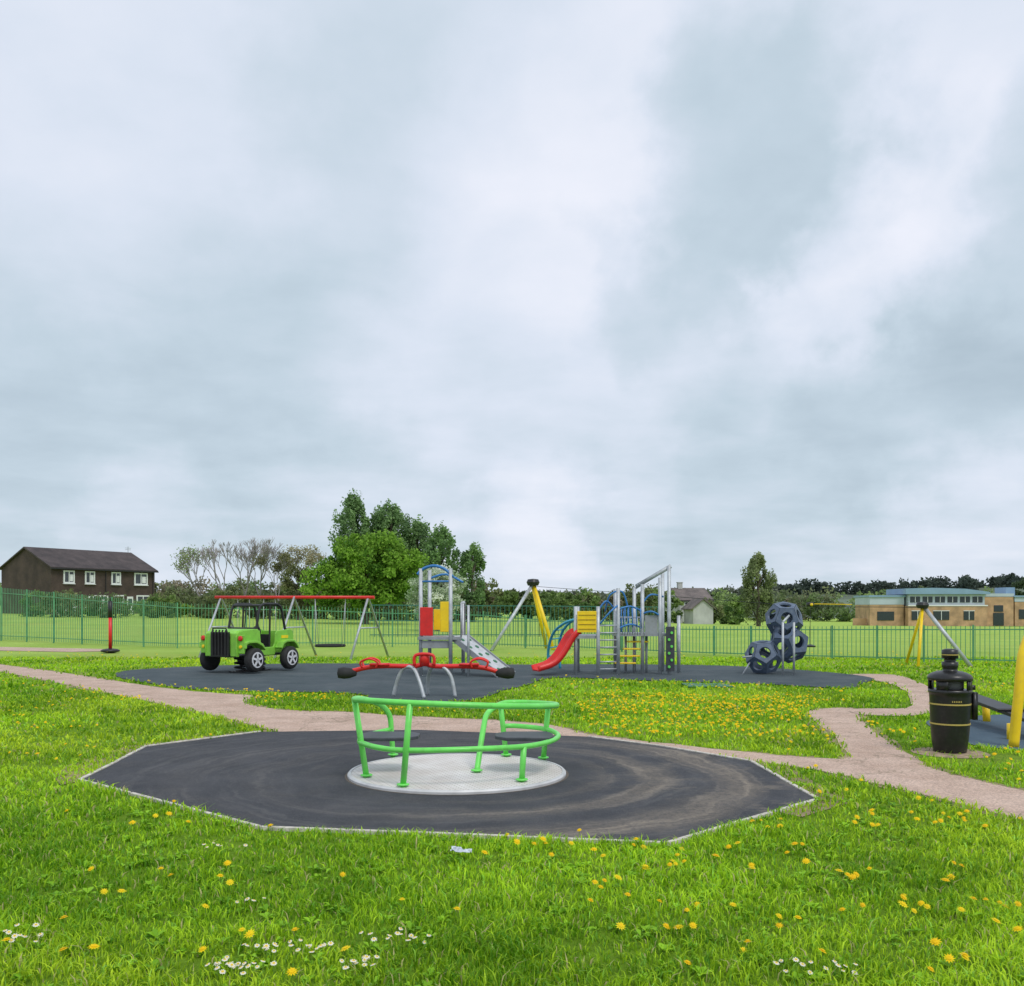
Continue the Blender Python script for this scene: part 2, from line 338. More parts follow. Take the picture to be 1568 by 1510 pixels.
def rubber_mat(name,c0,c1,stain=False,cen=(0,0)):
    m,nt,out=new_mat(name); l=nt.links.new
    b=nt.nodes.new('ShaderNodeBsdfPrincipled'); b.inputs['Roughness'].default_value=.85; b.inputs['Specular IOR Level'].default_value=.2
    tc=nt.nodes.new('ShaderNodeTexCoord')
    def N(s,d=6,r=.6,vec=None):
        n=nt.nodes.new('ShaderNodeTexNoise'); n.inputs['Scale'].default_value=s; n.inputs['Detail'].default_value=d; n.inputs['Roughness'].default_value=r
        l(vec or tc.outputs['Object'],n.inputs['Vector']); return n.outputs['Fac']
    def mth(op,a,bb,cl=False):
        n=nt.nodes.new('ShaderNodeMath'); n.operation=op; n.use_clamp=cl
        for i,q in enumerate((a,bb)):
            if isinstance(q,(int,float)): n.inputs[i].default_value=q
            else: l(q,n.inputs[i])
        return n.outputs[0]
    def mrng(f,a,bb,c=0,d=1):
        n=nt.nodes.new('ShaderNodeMapRange'); n.interpolation_type='SMOOTHSTEP'
        for i,q in enumerate((a,bb,c,d)): n.inputs[i+1].default_value=q
        l(f,n.inputs[0]); return n.outputs[0]
    def mix(f,a,cc):
        n=nt.nodes.new('ShaderNodeMixRGB'); l(f,n.inputs[0]); l(a,n.inputs[1]); n.inputs[2].default_value=(*cc,1); return n.outputs[0]
    r=nt.nodes.new('ShaderNodeValToRGB'); e=r.color_ramp.elements
    e[0].position=.3;e[0].color=(*c0,1);e[1].position=.7;e[1].color=(*c1,1); l(N(1.3,8,.65),r.inputs['Fac'])
    col=r.outputs[0]
    sp=mrng(N(110,2,.9),.54,.70,0,.6); col=mix(sp,col,(.19,.185,.185))
    if stain:
        s=nt.nodes.new('ShaderNodeVectorMath'); s.operation='SUBTRACT'; l(tc.outputs['Object'],s.inputs[0]); s.inputs[1].default_value=(cen[0],cen[1],0)
        ln=nt.nodes.new('ShaderNodeVectorMath'); ln.operation='LENGTH'; l(s.outputs[0],ln.inputs[0])
        sx=nt.nodes.new('ShaderNodeSeparateXYZ'); l(s.outputs[0],sx.inputs[0])
        rad=mth('ADD',ln.outputs['Value'],mth('MULTIPLY',N(.9,5,.6),.6))
        cb=nt.nodes.new('ShaderNodeCombineXYZ'); l(mth('MULTIPLY',rad,9),cb.inputs[0]); l(mth('MULTIPLY',mth('ARCTAN2',sx.outputs[1],sx.outputs[0]),1.2),cb.inputs[1])
        st=mrng(N(1.0,5,.6,cb.outputs[0]),.46,.68,0,1)
        right=mrng(mth('ADD',sx.outputs[0],mth('MULTIPLY',sx.outputs[1],-.35)),-.4,2.2,.10,1.0)
        grit=mrng(N(30,5,.8),.35,.6,.35,1)
        for r0,wd,am in [(1.95,.24,.85),(2.65,.36,.95),(1.5,.12,.35)]:
            bnd=mrng(mth('ABSOLUTE',mth('SUBTRACT',rad,r0+.2),False),wd,.03,0,am)
            f=mth('MULTIPLY',bnd,right); f=mth('MULTIPLY',f,mth('ADD',mth('MULTIPLY',st,.7),.4),True); f=mth('MULTIPLY',f,grit)
            col=mix(f,col,(.32,.265,.20))
        f=mth('MULTIPLY',mrng(N(2.2,8,.7),.48,.70,0,.65),mrng(sx.outputs[0],.8,2.8,.12,1)); f=mth('MULTIPLY',f,grit); col=mix(f,col,(.28,.235,.18))
        f=mth('MULTIPLY',st,mrng(ln.outputs['Value'],1.2,1.8,0,.3)); f=mth('MULTIPLY',f,grit); col=mix(f,col,(.17,.165,.16))
    else:
        col=mix(mrng(N(.5,6,.7),.5,.7,0,.35),col,(.15,.16,.17))
    l(col,b.inputs['Base Color'])
    bp=nt.nodes.new('ShaderNodeBump'); bp.inputs['Strength'].default_value=.6; bp.inputs['Distance'].default_value=.006; l(N(100,3,.8),bp.inputs['Height']); l(bp.outputs[0],b.inputs['Normal'])
    l(b.outputs[0],out.inputs['Surface']); return m
RC=(-.52,9.03)
sheet('roundabout_safety_surface',OCT,.016,rubber_mat('wetpour_black',(.036,.039,.046),(.070,.073,.082),True,RC))
sheet('play_safety_surface',SURF_S,.016,rubber_mat('wetpour_blue',(.040,.060,.070),(.080,.102,.112)))
sheet('play_safety_surface.001',SURF2_S,.012,rubber_mat('wetpour_blue2',(.06,.10,.14),(.09,.14,.18)))
kerb_m=mat('kerb_concrete',(.60,.56,.50),.9,0,12,.25,.4,80,dirt=(.22,.19,.13),dirt_amt=.7)
k=B()
seq=[OCT[2],OCT[1],OCT[0],OCT[9],OCT[8],OCT[7],OCT[6],OCT[5],OCT[4]]
for a,b in zip(seq[:-1],seq[1:]):
    a=Vector((*a,0));b=Vector((*b,0));n=max(1,int((b-a).length/.9))
    for i in range(n):
        p=a.lerp(b,i/n);q=a.lerp(b,(i+1)/n-.008)
        wig=Vector((random.uniform(-.012,.012),random.uniform(-.012,.012),0))
        k.beam(p+wig+Vector((0,0,.008)),q+wig*.3+Vector((0,0,.008)),.036,.034+random.uniform(0,.008))
k.make('edging_kerb',kerb_m,None,bevel=.004)

# ---------------------------------------------------------------- grass blades
EXC=[OCT,PATH_S,CURL_S,SURF_S,SURF2_S,LPATH]
def free_mask(x,y,sig=0.0):
    ok=np.ones(len(x),bool)
    for i,P in enumerate(EXC):
        s=sig*(.45 if i==0 else 1)
        ok&=~in_poly(x+rng.normal(0,1,len(x))*s,y+rng.normal(0,1,len(x))*s,P)
    return ok
def blades(y0,y1,dens,lh,wd,sig=.05):
    hx=lambda y:.6*y+1.2
    A=(y1-y0)*2*hx((y0+y1)/2); n=int(A*dens)
    y=rng.uniform(y0,y1,n); x=rng.uniform(-1,1,n)*hx(y1)
    kk=np.abs(x)<hx(y); x=x[kk];y=y[kk]
    kk=free_mask(x,y,sig); x=x[kk];y=y[kk]
    kk=~((((x-4.85)**2+(y-10.2)**2)<.36)&(rng.random(len(x))<.85)); x=x[kk];y=y[kk]
    n=len(x)
    pn=vn(x,y,1.7)*.45+vn(x,y,6.3)*.55
    kk=rng.random(n)<(.30+1.1*pn); x=x[kk];y=y[kk];pn=pn[kk];n=len(x)
    h=lh*(.40+1.1*pn)*rng.uniform(.5,1.4,n)
    a=rng.uniform(0,2*np.pi,n); ta=rng.uniform(0,2*np.pi,n)+1.5*(vn(x,y,3.1)-.5)
    ln=rng.uniform(.2,1.3,n)*h
    wv=wd*rng.uniform(.6,1.5,n)
    sx=np.cos(a)*wv;sy=np.sin(a)*wv; lx=np.cos(ta)*ln;ly=np.sin(ta)*ln
    z=np.zeros(n)
    v=np.zeros((n,5,3))
    v[:,0]=np.c_[x-sx,y-sy,z-.004];v[:,1]=np.c_[x+sx,y+sy,z-.004]
    v[:,2]=np.c_[x-sx*.85+lx*.3,y-sy*.85+ly*.3,z+h*.65];v[:,3]=np.c_[x+sx*.85+lx*.3,y+sy*.85+ly*.3,z+h*.65]
    v[:,4]=np.c_[x+lx,y+ly,z+h*rng.uniform(.75,1.05,n)]
    base=np.arange(n)[:,None]*5
    f=np.concatenate([base+np.array([[0,1,3]]),base+np.array([[0,3,2]]),base+np.array([[2,3,4]])])
    t=np.clip(rng.normal(.52,.29,n)+.7*(vn(x,y,.9)-.5)+.5*(vn(x,y,.33)-.5)+.5*(vn(x,y,4.1)-.5),0,1)[:,None]
    c=np.array([.115,.30,.006])*(1-t)+np.array([.58,.88,.035])*t
    # broad yellow-green patches
    yl=np.clip((vn(x+31,y+7,.55)-.45)*2.2,0,.8)[:,None]; c=c*(1-yl)+c*np.array([1.28,1.04,1.3])*yl
    blu=(rng.random(n)<.10)[:,None]; c=np.where(blu,c*np.array([.75,.95,2.8]),c)
    dry=(rng.random(n)<.04)[:,None]; c=np.where(dry,np.array([.60,.54,.25]),c)
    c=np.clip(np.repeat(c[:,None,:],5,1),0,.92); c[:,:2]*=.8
    return v.reshape(-1,3),f,c.reshape(-1,3)
Vs=[];Fs=[];Cs=[];off=0
for args in [(3.3,5.2,5600,.050,.0032,.03),(5.2,7.0,3400,.048,.0039,.03),(7.0,11,1500,.048,.0056,.04),(11,18,620,.052,.009,.05),(18,30,170,.06,.017,.08)]:
    v,f,c=blades(*args); Vs.append(v);Fs.append(f+off);Cs.append(c);off+=len(v)
gl=leaf_mat('grass_blades_mat',.38,.5)
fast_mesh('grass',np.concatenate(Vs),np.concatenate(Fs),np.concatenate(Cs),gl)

def flower_field(name,pts,kind):
    V=[];F=[];C=[]
    for x,y in pts:
        if kind=='dand':
            h=random.uniform(.035,.085); r=random.uniform(.018,.031)
            tl=Vector((random.uniform(-.5,.5),random.uniform(-.8,.1),1)).normalized()
            colr=random.choice([(1,.74,.01),(.95,.80,.02),(.97,.66,.01)]); cc=(.88,.52,.01); pet=11;inner=.45
        else:
            h=random.uniform(.035,.065); r=random.uniform(.011,.018)
            tl=Vector((random.uniform(-.4,.4),random.uniform(-.6,.1),1)).normalized()
            colr=(.9,.9,.9); cc=(.85,.6,.03); pet=9;inner=.55
        u=tl.orthogonal().normalized();w_=tl.cross(u);c=Vector((x,y,h))
        b=len(V);s=.0022
        for p,q in [((x-s,y,0),0),((x+s,y,0),0),((x+s,y,h),0),((x-s,y,h),0)]: V.append(p);C.append((.18,.32,.04))
        F+= [(b,b+1,b+2),(b,b+2,b+3)]
        for lay,(rr,zz) in enumerate([(1,0),(.62,.006)] if kind=='dand' else [(1,0)]):
            b=len(V); V.append(tuple(c+tl*(zz+.004)));C.append(cc)
            for k in range(pet*2):
                a=math.pi*k/pet+lay*.2; q=r*rr*(1 if k%2==0 else inner+.1)*random.uniform(.85,1.1)
                V.append(tuple(c+tl*zz+(u*math.cos(a)+w_*math.sin(a))*q)); C.append(colr)
            for k in range(pet*2): F.append((b,b+1+k,b+1+(k+1)%(pet*2)))
        if kind!='dand':
            b=len(V); V.append(tuple(c+tl*.005));C.append(cc)
            for k in range(6): V.append(tuple(c+tl*.0035+(u*math.cos(k*1.047)+w_*math.sin(k*1.047))*r*.33));C.append(cc)
            for k in range(6): F.append((b,b+1+k,b+1+(k+1)%6))
    fast_mesh(name,V,F,np.array(C),leaf_mat(name+'_mat',.2,.6))
def scatter(n,y0,y1,x0,x1,th=.35):
    y=rng.uniform(y0,y1,n);x=rng.uniform(x0,x1,n)
    kk=free_mask(x,y)&(vn(x,y,.8)*.6+vn(x,y,2.3)*.4>th); return list(zip(x[kk],y[kk]))
pts=scatter(170,4.0,7.5,-4.5,5,.44)+scatter(120,4.2,7.2,-.6,3.5,.40)+scatter(420,7.5,13,-8,8,.5)+scatter(900,13,20,-12,10,.48)+scatter(900,11.5,17,1.0,5.2,.28)+scatter(260,16,19,-7,-3,.4)+scatter(700,20,33,-20,16,.5)
flower_field('dandelions',pts,'dand')
dp=[]
for cx,cy,n,s in [(-2.35,4.46,14,.07),(-1.03,4.34,20,.07),(-1.20,4.10,22,.06),(-.6,4.48,8,.06),(-.66,4.12,12,.05),(-.42,4.46,5,.04),(-1.42,5.0,4,.05),(1.23,4.10,9,.06),(1.42,4.10,5,.05),(-1.8,6.2,6,.08)]:
    for _ in range(n): dp.append((cx+random.gauss(0,s*1.3),cy+random.gauss(0,s*.7)))
flower_field('daisies',dp,'daisy')
V=[];F=[];C=[]
ws=scatter(1700,3.6,8,-5,5,.36)+scatter(1000,8,16,-8,8,.45)+[(2.6+random.gauss(0,.35),6.6+random.gauss(0,.25)) for _ in range(50)]
for x,y in ws:
    nl=random.randint(4,8); s=random.uniform(.025,.075); t0=random.random()
    for k in range(nl):
        a=random.uniform(0,6.28); up=random.uniform(.25,.95); d=Vector((math.cos(a),math.sin(a),up)).normalized(); sd_=Vector((-math.sin(a),math.cos(a),0))
        p=Vector((x,y,.012)); b=len(V)
        t=min(1,max(0,t0*.6+random.random()*.4)); col=(.12+.26*t,.31+.38*t,.012+.02*t); wd=random.uniform(.14,.24)
        P_=[p,p+d*s*.5+sd_*s*wd,p+d*s*.52+Vector((0,0,-.12*s)),p+d*s*.5-sd_*s*wd,p+d*s*.95+Vector((0,0,-.25*s))]
        for q in P_: V.append(tuple(q));C.append(col)
        F+=[(b,b+1,b+2),(b,b+2,b+3),(b+1,b+4,b+2),(b+2,b+4,b+3)]
fast_mesh('weeds',V,F,np.array(C),leaf_mat('weeds_mat',.25,.4))
lb=B(); n=8; vs=[]
for i in range(n):
    for j in range(5):
        vs.append((-.40+i*.019+j*.004+random.uniform(-.006,.006), 6.0+j*.02-i*.008+random.uniform(-.006,.006), .045+random.uniform(0,.028)))
fs=[(i*5+j,(i+1)*5+j,(i+1)*5+j+1,i*5+j+1) for i in range(n-1) for j in range(4)]
lb.add(vs,fs); lb.make('litter_wrapper',mat('wrapper_foil',(.55,.60,.70),.3,.0,25,.5))

# ---------------------------------------------------------------- common materials
m_green=mat('green_paint',(.17,.74,.12),.34,0,5,.10,dirt=(.14,.40,.09),dirt_amt=.35)
m_jgreen=mat('jeep_green_panel',(.24,.58,.06),.42,0,4,.12,dirt=(.12,.22,.06),dirt_amt=.35)
m_black=mat('black_plastic',(.018,.018,.02),.45,0,8,.3)
m_rub=mat('tyre_rubber',(.02,.02,.021),.75,0,9,.3)
m_steel=mat('galvanised_steel',(.48,.51,.54),.5,.35,7,.18,dirt=(.33,.33,.33),dirt_amt=.4)
m_grey=mat('grey_panel',(.30,.32,.34),.5,0,5,.15,dirt=(.16,.15,.13),dirt_amt=.35)
m_red=mat('red_paint',(.72,.022,.02),.4,0,5,.12,dirt=(.38,.03,.03),dirt_amt=.35)
m_yel=mat('yellow_paint',(.95,.64,.01),.42,0,5,.08,dirt=(.6,.4,.05),dirt_amt=.35)
m_blue=mat('blue_paint',(.04,.20,.50),.4,0,5,.12)
m_teal=mat('teal_paint',(.06,.40,.55),.4,0,5,.12)
m_navy=mat('slate_blue_plastic',(.085,.12,.185),.5,0,5,.2,dirt=(.22,.26,.30),dirt_amt=.4)
m_white=mat('white_upvc',(.75,.76,.77),.45,0,5,.06)
m_glass=mat('window_glass',(.05,.06,.07),.08,0,2,.4)
m_seat=mat('dark_seat',(.045,.05,.06),.5,0,12,.2)
m_gold=mat('gold_band',(.55,.42,.12),.4,.2,9,.1)
m_dgreen=mat('dark_green_panel',(.03,.16,.07),.5,0,6,.2)

# ---------------------------------------------------------------- roundabout
loc=(RC[0],RC[1],.016)
R=empty('roundabout',loc)
def plate_mat():
    m,nt,out=new_mat('tread_plate'); l=nt.links.new
    b=nt.nodes.new('ShaderNodeBsdfPrincipled'); b.inputs['Roughness'].default_value=.6
    tc=nt.nodes.new('ShaderNodeTexCoord')
    n=nt.nodes.new('ShaderNodeTexNoise'); n.inputs['Scale'].default_value=2.5; n.inputs['Detail'].default_value=8; l(tc.outputs['Object'],n.inputs[0])
    r=nt.nodes.new('ShaderNodeValToRGB'); e=r.color_ramp.elements; e[0].position=.3;e[0].color=(.70,.64,.60,1);e[1].position=.65;e[1].color=(.86,.83,.81,1); l(n.outputs[0],r.inputs[0])
    mp=nt.nodes.new('ShaderNodeMapping'); mp.inputs['Rotation'].default_value=(0,0,.35); l(tc.outputs['Object'],mp.inputs[0])
    br=nt.nodes.new('ShaderNodeTexBrick'); br.inputs['Scale'].default_value=7; br.inputs['Mortar Size'].default_value=.035
    br.inputs['Color1'].default_value=(1,1,1,1); br.inputs['Color2'].default_value=(.92,.92,.92,1); br.inputs['Mortar'].default_value=(.60,.57,.54,1)
    l(mp.outputs[0],br.inputs[0])
    mx=nt.nodes.new('ShaderNodeMixRGB'); mx.blend_type='MULTIPLY'; mx.inputs[0].default_value=1; l(r.outputs[0],mx.inputs[1]); l(br.outputs[0],mx.inputs[2])
    l(mx.outputs[0],b.inputs['Base Color'])
    bp=nt.nodes.new('ShaderNodeBump'); bp.inputs['Strength'].default_value=.6; bp.inputs['Distance'].default_value=.004; l(br.outputs['Fac'],bp.inputs['Height']); bp.invert=True
    l(bp.outputs[0],b.inputs['Normal']); l(b.outputs[0],out.inputs['Surface']); return m
b=B(); b.disc(.998,.030); b.make('platform',plate_mat(),R)
b=B(); b.lathe([(1.0,.0),(1.0,.034),(1.022,.034),(1.035,.02),(1.035,.0)],n=72,cap=False); b.make('rim',mat('rim_alu',(.6,.6,.6),.45,.2),R)
b=B(); b.lathe([(1.037,.0015),(1.06,.0015)],n=72,cap=False); b.make('gap_ring',mat('gap_dirt',(.12,.10,.08),.9),R)
b=B(off=(loc[0],loc[1],0)); t=.0275
b.tube([(-1.24,9.87,.03),(-1.245,9.78,.28),(-1.26,9.72,.48),(-1.34,9.55,.61),(-1.45,9.15,.70),(-1.45,8.72,.735),(-1.22,8.38,.755),(-.877,8.15,.760),(-.25,8.22,.730),(.18,8.55,.69),(.42,9.05,.645),(.38,9.55,.61),(.10,9.85,.595),(-.10,9.78,.59),(-.24,9.45,.53),(-.28,9.25,.40),(-.332,8.92,.03)],t,12,smooth=6)
for p,q in [((-1.33,8.66,.03),(-1.45,8.72,.735)),((-.944,8.2,.03),(-.877,8.15,.76)),((.087,8.44,.03),(.105,8.44,.343)),((-.06,9.87,.03),(-.12,9.80,.59)),((.32,9.67,.03),(.37,9.6,.61))]:
    b.tube([p,q],t,12)
b.tube([(-1.40,8.70,.345),(-1.2,8.38,.345),(-.93,8.2,.345),(-.42,8.18,.356),(.105,8.44,.343),(.36,8.8,.34),(.45,9.25,.336),(.345,9.63,.345),(.05,9.85,.35),(-.1,9.83,.35)],t*.9,12,smooth=6)
b.tube([(-1.40,8.70,.34),(-1.45,9.2,.33),(-1.25,9.75,.33)],t*.8,10,smooth=5)
for p in [(-1.33,8.66),(-.944,8.2),(.087,8.44),(-.06,9.87),(.32,9.67),(-1.24,9.87),(-.332,8.92)]:
    b.lathe([(.055,.046),(.055,.056),(.03,.060)],c=(p[0],p[1],.0),n=16)
b.make('handrails',m_green,R,True)
b=B(off=(loc[0],loc[1],0))
for cx,cy,s in [(-1.14,8.98,1),(.10,8.98,-1)]:
    poly=[]
    for a,bb in [(-.24,-.24),(.16,-.22),(.26,-.10),(.26,.10),(.16,.22),(-.24,.24),(-.29,.1),(-.29,-.1)]: poly.append((cx+a*s,cy+bb))
    b.prism(poly,lambda x,y:(x,y,.345),lambda x,y:(x,y,.378))
b.make('seats',m_seat,R,bevel=.008)

# ---------------------------------------------------------------- seesaw
S=empty('seesaw',(-1.55,16.8,.014)); so_=(-1.55,16.8,0)
b=B(off=so_)
b.tube([(-2.85,16.8,.45),(-2.55,16.8,.52),(-2.2,16.8,.545),(-1.75,16.8,.54),(-1.55,16.8,.58),(-1.35,16.8,.54),(-.9,16.8,.54),(-.5,16.8,.51),(-.25,16.8,.44)],.042,10,smooth=5)
b.tube([(-1.72,16.72,.56),(-1.70,16.72,.74),(-1.4,16.72,.74),(-1.38,16.72,.56)],.03,8,smooth=4)
b.lathe([(.09,.55),(.09,.76),(.06,.78)],c=(-1.55,16.8,0),n=16)
for cx in (-2.52,-.58):
    b.tube([(cx-.12,16.68,.52),(cx-.15,16.66,.62),(cx,16.65,.68),(cx+.15,16.66,.62),(cx+.12,16.68,.52)],.018,8,smooth=4)
    b.tube([(cx-.12,16.92,.52),(cx-.15,16.95,.62),(cx,16.96,.68),(cx+.15,16.95,.62),(cx+.12,16.92,.52)],.018,8,smooth=4)
    b.box((cx+(.18 if cx<-1 else -.18),16.8,.575),(.34,.26,.035))
b.make('beam_and_handles',m_red,S,True)
b=B(off=so_)
for cx,d in ((-2.93,1),(-.12,-1)):
    Rm=Matrix.Rotation(math.radians(90),3,'Y')
    b.lathe([(.02,-.17),(.09,-.15),(.105,-.05),(.09,.06),(.05,.17)] if d==1 else [(.05,-.17),(.09,-.06),(.105,.05),(.09,.15),(.02,.17)],c=(cx,16.8,.42),n=18,R=Rm)
b.make('end_buffers',m_rub,S,True)
b=B(off=so_)
b.tube([(-2.12,16.9,.0),(-2.02,16.85,.34),(-1.9,16.8,.52),(-1.74,16.75,.50),(-1.62,16.6,.28),(-1.53,16.5,0)],.033,10,smooth=6)
b.tube([(-1.53,17.1,.0),(-1.50,17.0,.34),(-1.42,16.85,.52),(-1.25,16.8,.54),(-1.08,16.75,.36),(-1.0,16.7,0)],.033,10,smooth=6)
b.make('support_frame',m_steel,S,True)

# ---------------------------------------------------------------- litter bin
LB=empty('litter_bin',(4.81,10.4,0))
b=B(); b.lathe([(0,.0),(.165,.0),(.17,.03),(.185,.12),(.20,.30),(.21,.62),(.215,.66),(.222,.665),(.222,.70),(.2,.70)],n=36); b.lathe([(.2,.80),(.228,.80),(.232,.83),(.215,.86),(.17,.885),(.12,.90),(.075,.905),(.075,.93),(.085,.95),(.085,1.0),(.06,1.0),(.06,1.04),(.085,1.04),(.085,1.13),(.05,1.145),(0,1.145)],n=36)
for kx in range(4):
    a=math.pi/4+kx*math.pi/2
    b.box((.205*math.cos(a),.205*math.sin(a),.75),(.02,.12,.12),rz=a)
b.box((.25,-.02,.52),(.05,.09,.30)); b.box((.235,-.02,.72),(.05,.05,.05))
b.make('body',mat('bin_black',(.012,.012,.013),.36,0,8,.3,dirt=(.05,.05,.045),dirt_amt=.3),LB,True)
b=B(); b.lathe([(.14,.705),(.14,.795)],n=24); b.make('liner_opening',mat('bin_inner',(.14,.145,.15),.8),LB,True)
b=B()
for z,r in ((.33,.2035),(.545,.2095)): b.lathe([(r,z-.008),(r+.004,z-.008),(r+.004,z+.008),(r,z+.008)],n=36)
b.lathe([(.0855,1.075),(.0868,1.075),(.0868,1.085),(.0855,1.085)],n=24)
b.make('gold_bands',m_gold,LB)
b=B()
for i in range(6):
    a=math.radians(-108+i*5); b.box((.2115*math.cos(a),.2115*math.sin(a),.58),(.004,.008,.018),rz=a)
b.make('lettering',m_gold,LB)
b=B(); b.lathe([(.40,.004),(.33,.010),(.28,.016),(0,.018)],n=20,cap=False); b.make('base_pad',mat('bin_dirt',(.32,.24,.16),1,0,12,.4),LB)

# ---------------------------------------------------------------- jeep
J=empty('play_jeep',(-6.5,23.5,.0),math.radians(-116.4))
b=B()
prof=[(1.0,.42),(1.03,.60),(1.02,.90),(.99,.98),(.92,1.03),(.6,1.06),(.28,1.07),(.2,1.0),(.17,.72),(.12,.62),(-.28,.62),(-.33,.70),(-.36,.94),(-.42,1.01),(-.92,1.05),(-1.02,1.0),(-1.05,.9),(-1.04,.42),(-.93,.42),(-.88,.56),(-.76,.66),(-.52,.66),(-.38,.56),(-.33,.42),(.28,.42),(.34,.56),(.48,.68),(.76,.68),(.88,.56),(.93,.42)]
for s in (1,-1):
    b.prism(prof,lambda x,z,s=s:(x,.46*s,z),lambda x,z,s=s:(x,.50*s,z))
b.prism([(.27,1.035),(.27,1.07),(.6,1.075),(.9,1.05),(1.0,.98),(1.0,.94),(.9,1.01),(.6,1.04)],lambda x,z:(x,-.458,z),lambda x,z:(x,.458,z))
b.box((-1.0,0,.72),(.04,.91,.56))
b.box((.985,.39,.70),(.04,.20,.54)); b.box((.985,-.39,.70),(.04,.20,.54))
for s in (1,-1):
    b.box((.95,.585*s,.72),(.035,.19,.44))
    b.prism([(.965,.62),(.955,.76),(.85,.80),(.55,.80),(.36,.72),(.27,.60),(.27,.56),(.40,.67),(.58,.745),(.84,.745),(.92,.71),(.93,.62)],lambda x,z,s=s:(x,.505*s,z),lambda x,z,s=s:(x,.74*s,z))
    b.prism([(-.32,.60),(-.40,.74),(-.55,.79),(-.82,.79),(-.95,.70),(-1.02,.58),(-.98,.56),(-.90,.67),(-.80,.735),(-.56,.735),(-.44,.69),(-.36,.57)],lambda x,z,s=s:(x,.505*s,z),lambda x,z,s=s:(x,.72*s,z))
b.make('body_panels',m_jgreen,J,bevel=.012)
b=B()
b.box((1.03,0,.72),(.05,.56,.58))
for i in range(5): b.tube([(1.07,-.2+i*.1,.46),(1.08,-.2+i*.1,.98),(1.05,-.2+i*.1,1.06)],.022,6)
b.tube([(1.05,-.24,1.0),(1.05,-.2,1.10),(1.05,.2,1.10),(1.05,.24,1.0)],.02,6)
b.box((0,0,.43),(1.9,.88,.05)); b.box((-.1,.22,.62),(.35,.3,.05)); b.box((-.1,-.22,.62),(.35,.3,.05)); b.box((-.28,.22,.78),(.05,.3,.3)); b.box((-.28,-.22,.78),(.05,.3,.3))
for s in (1,-1):
    b.tube([(.28,.44*s,1.04),(.18,.44*s,1.50),(.12,.43*s,1.63),(0,.43*s,1.68),(-.50,.43*s,1.68),(-.62,.43*s,1.62),(-.68,.43*s,1.5),(-.80,.44*s,1.0)],.032,8)
    b.tube([(-.2,.44*s,.62),(-.24,.43*s,1.68)],.024,8)
b.tube([(.12,-.43,1.64),(.12,.43,1.64)],.03,8); b.tube([(-.6,-.43,1.65),(-.6,.43,1.65)],.03,8); b.tube([(.28,-.44,1.08),(.28,.44,1.08)],.03,8)
b.tube([(.2,0,1.06),(.13,0,1.64)],.016,6)
pts=[(.13*math.cos(a*.5),.13*math.sin(a*.5),.04+a*.0085) for a in range(0,44)]
for cx in (.35,-.35):
    b.tube([(cx+p[0],p[1],p[2]) for p in pts],.025,6)
b.box((0,0,.03),(1.1,.36,.03))
b.make('black_frame_and_base',m_black,J)
b=B(); rm=B()
Rm=Matrix.Rotation(math.radians(90),3,'X')
for x in (.63,-.64):
    for s in (1,-1):
        b.lathe([(.15,-.09),(.26,-.09),(.285,-.06),(.29,0),(.285,.06),(.26,.09),(.15,.09)],c=(x,.70*s,.34),n=28,R=Rm)
        rm.lathe([(.155,-.080*s),(.19,-.092*s),(.185,-.104*s),(.155,-.104*s)],c=(x,.70*s,.34),n=28,R=Rm,cap=False)
        for kx in range(5):
            a=kx*2*math.pi/5+.3; c=(x+.09*math.cos(a),.800*s,.34+.09*math.sin(a))
            rm.box(c,(.16,.016,.05),R=Matrix.Rotation(-a,3,'Y'))
b.make('tyres',m_rub,J,True); rm.make('wheel_rims',mat('rim_white',(.66,.67,.70),.4),J)
b=B(); Ry=Matrix.Rotation(math.radians(90),3,'Y')
for s in (1,-1): b.lathe([(.062,0),(.062,.03),(.035,.04)],c=(.97,.585*s,.86),n=18,R=Ry)
b.make('lamps_red',m_red,J,True)
b=B()
for s in (1,-1): b.lathe([(.04,0),(.04,.025),(.02,.03)],c=(.97,.585*s,.66),n=18,R=Ry)
b.box((-.7,.505,.86),(.25,.012,.07)); b.make('lamps_amber',m_yel,J)
b=B(); b.tube([(.02,.22+.13*math.cos(a),1.0+.13*math.sin(a)) for a in [i*math.pi/8 for i in range(16)]],.014,6,closed=True); b.make('steering_wheel',m_black,J,True)

# ---------------------------------------------------------------- swings
SW=empty('swing_set',(-7,30.2,0)); of=(-7,30.2,0)
tops=[(-9.5,30.9,1.93),(-6.95,30.2,1.92),(-4.5,29.6,1.91)]
b=B(off=of); b.tube([(-9.7,30.95,1.93),(-4.3,29.55,1.91)],.05,10); b.make('top_beam',m_red,SW,True)
b=B(off=of)
for x,y,z in tops:
    b.tube([(x-.38,y-1.0,0),(x,y,z),(x+.5,y+1.0,0)],.04,8)
    b.tube([(x-.19,y-.5,z*.5),(x+.25,y+.5,z*.5)],.025,8)
def chain_seat(cx,cy,z0,w_):
    for s in (-1,1):
        b.tube([(cx+s*w_,cy-s*.05,1.9),(cx+s*w_,cy-s*.05,z0)],.009,5)
for cx in (-8.7,-7.8): chain_seat(cx,30.9-(cx+9.5)*.26,.45,.2)
for s in (-1,1):
    b.tube([(-5.75+s*.5,29.95-s*.1,1.9),(-5.75+s*.42,29.7,.40)],.009,5); b.tube([(-5.75+s*.5,29.95-s*.1,1.9),(-5.75+s*.42,30.2,.40)],.009,5)
b.make('frame_and_chains',m_steel,SW,True)
b=B(off=of)
for cx in (-8.7,-7.8): b.box((cx,30.9-(cx+9.5)*.26,.44),(.44,.2,.04))
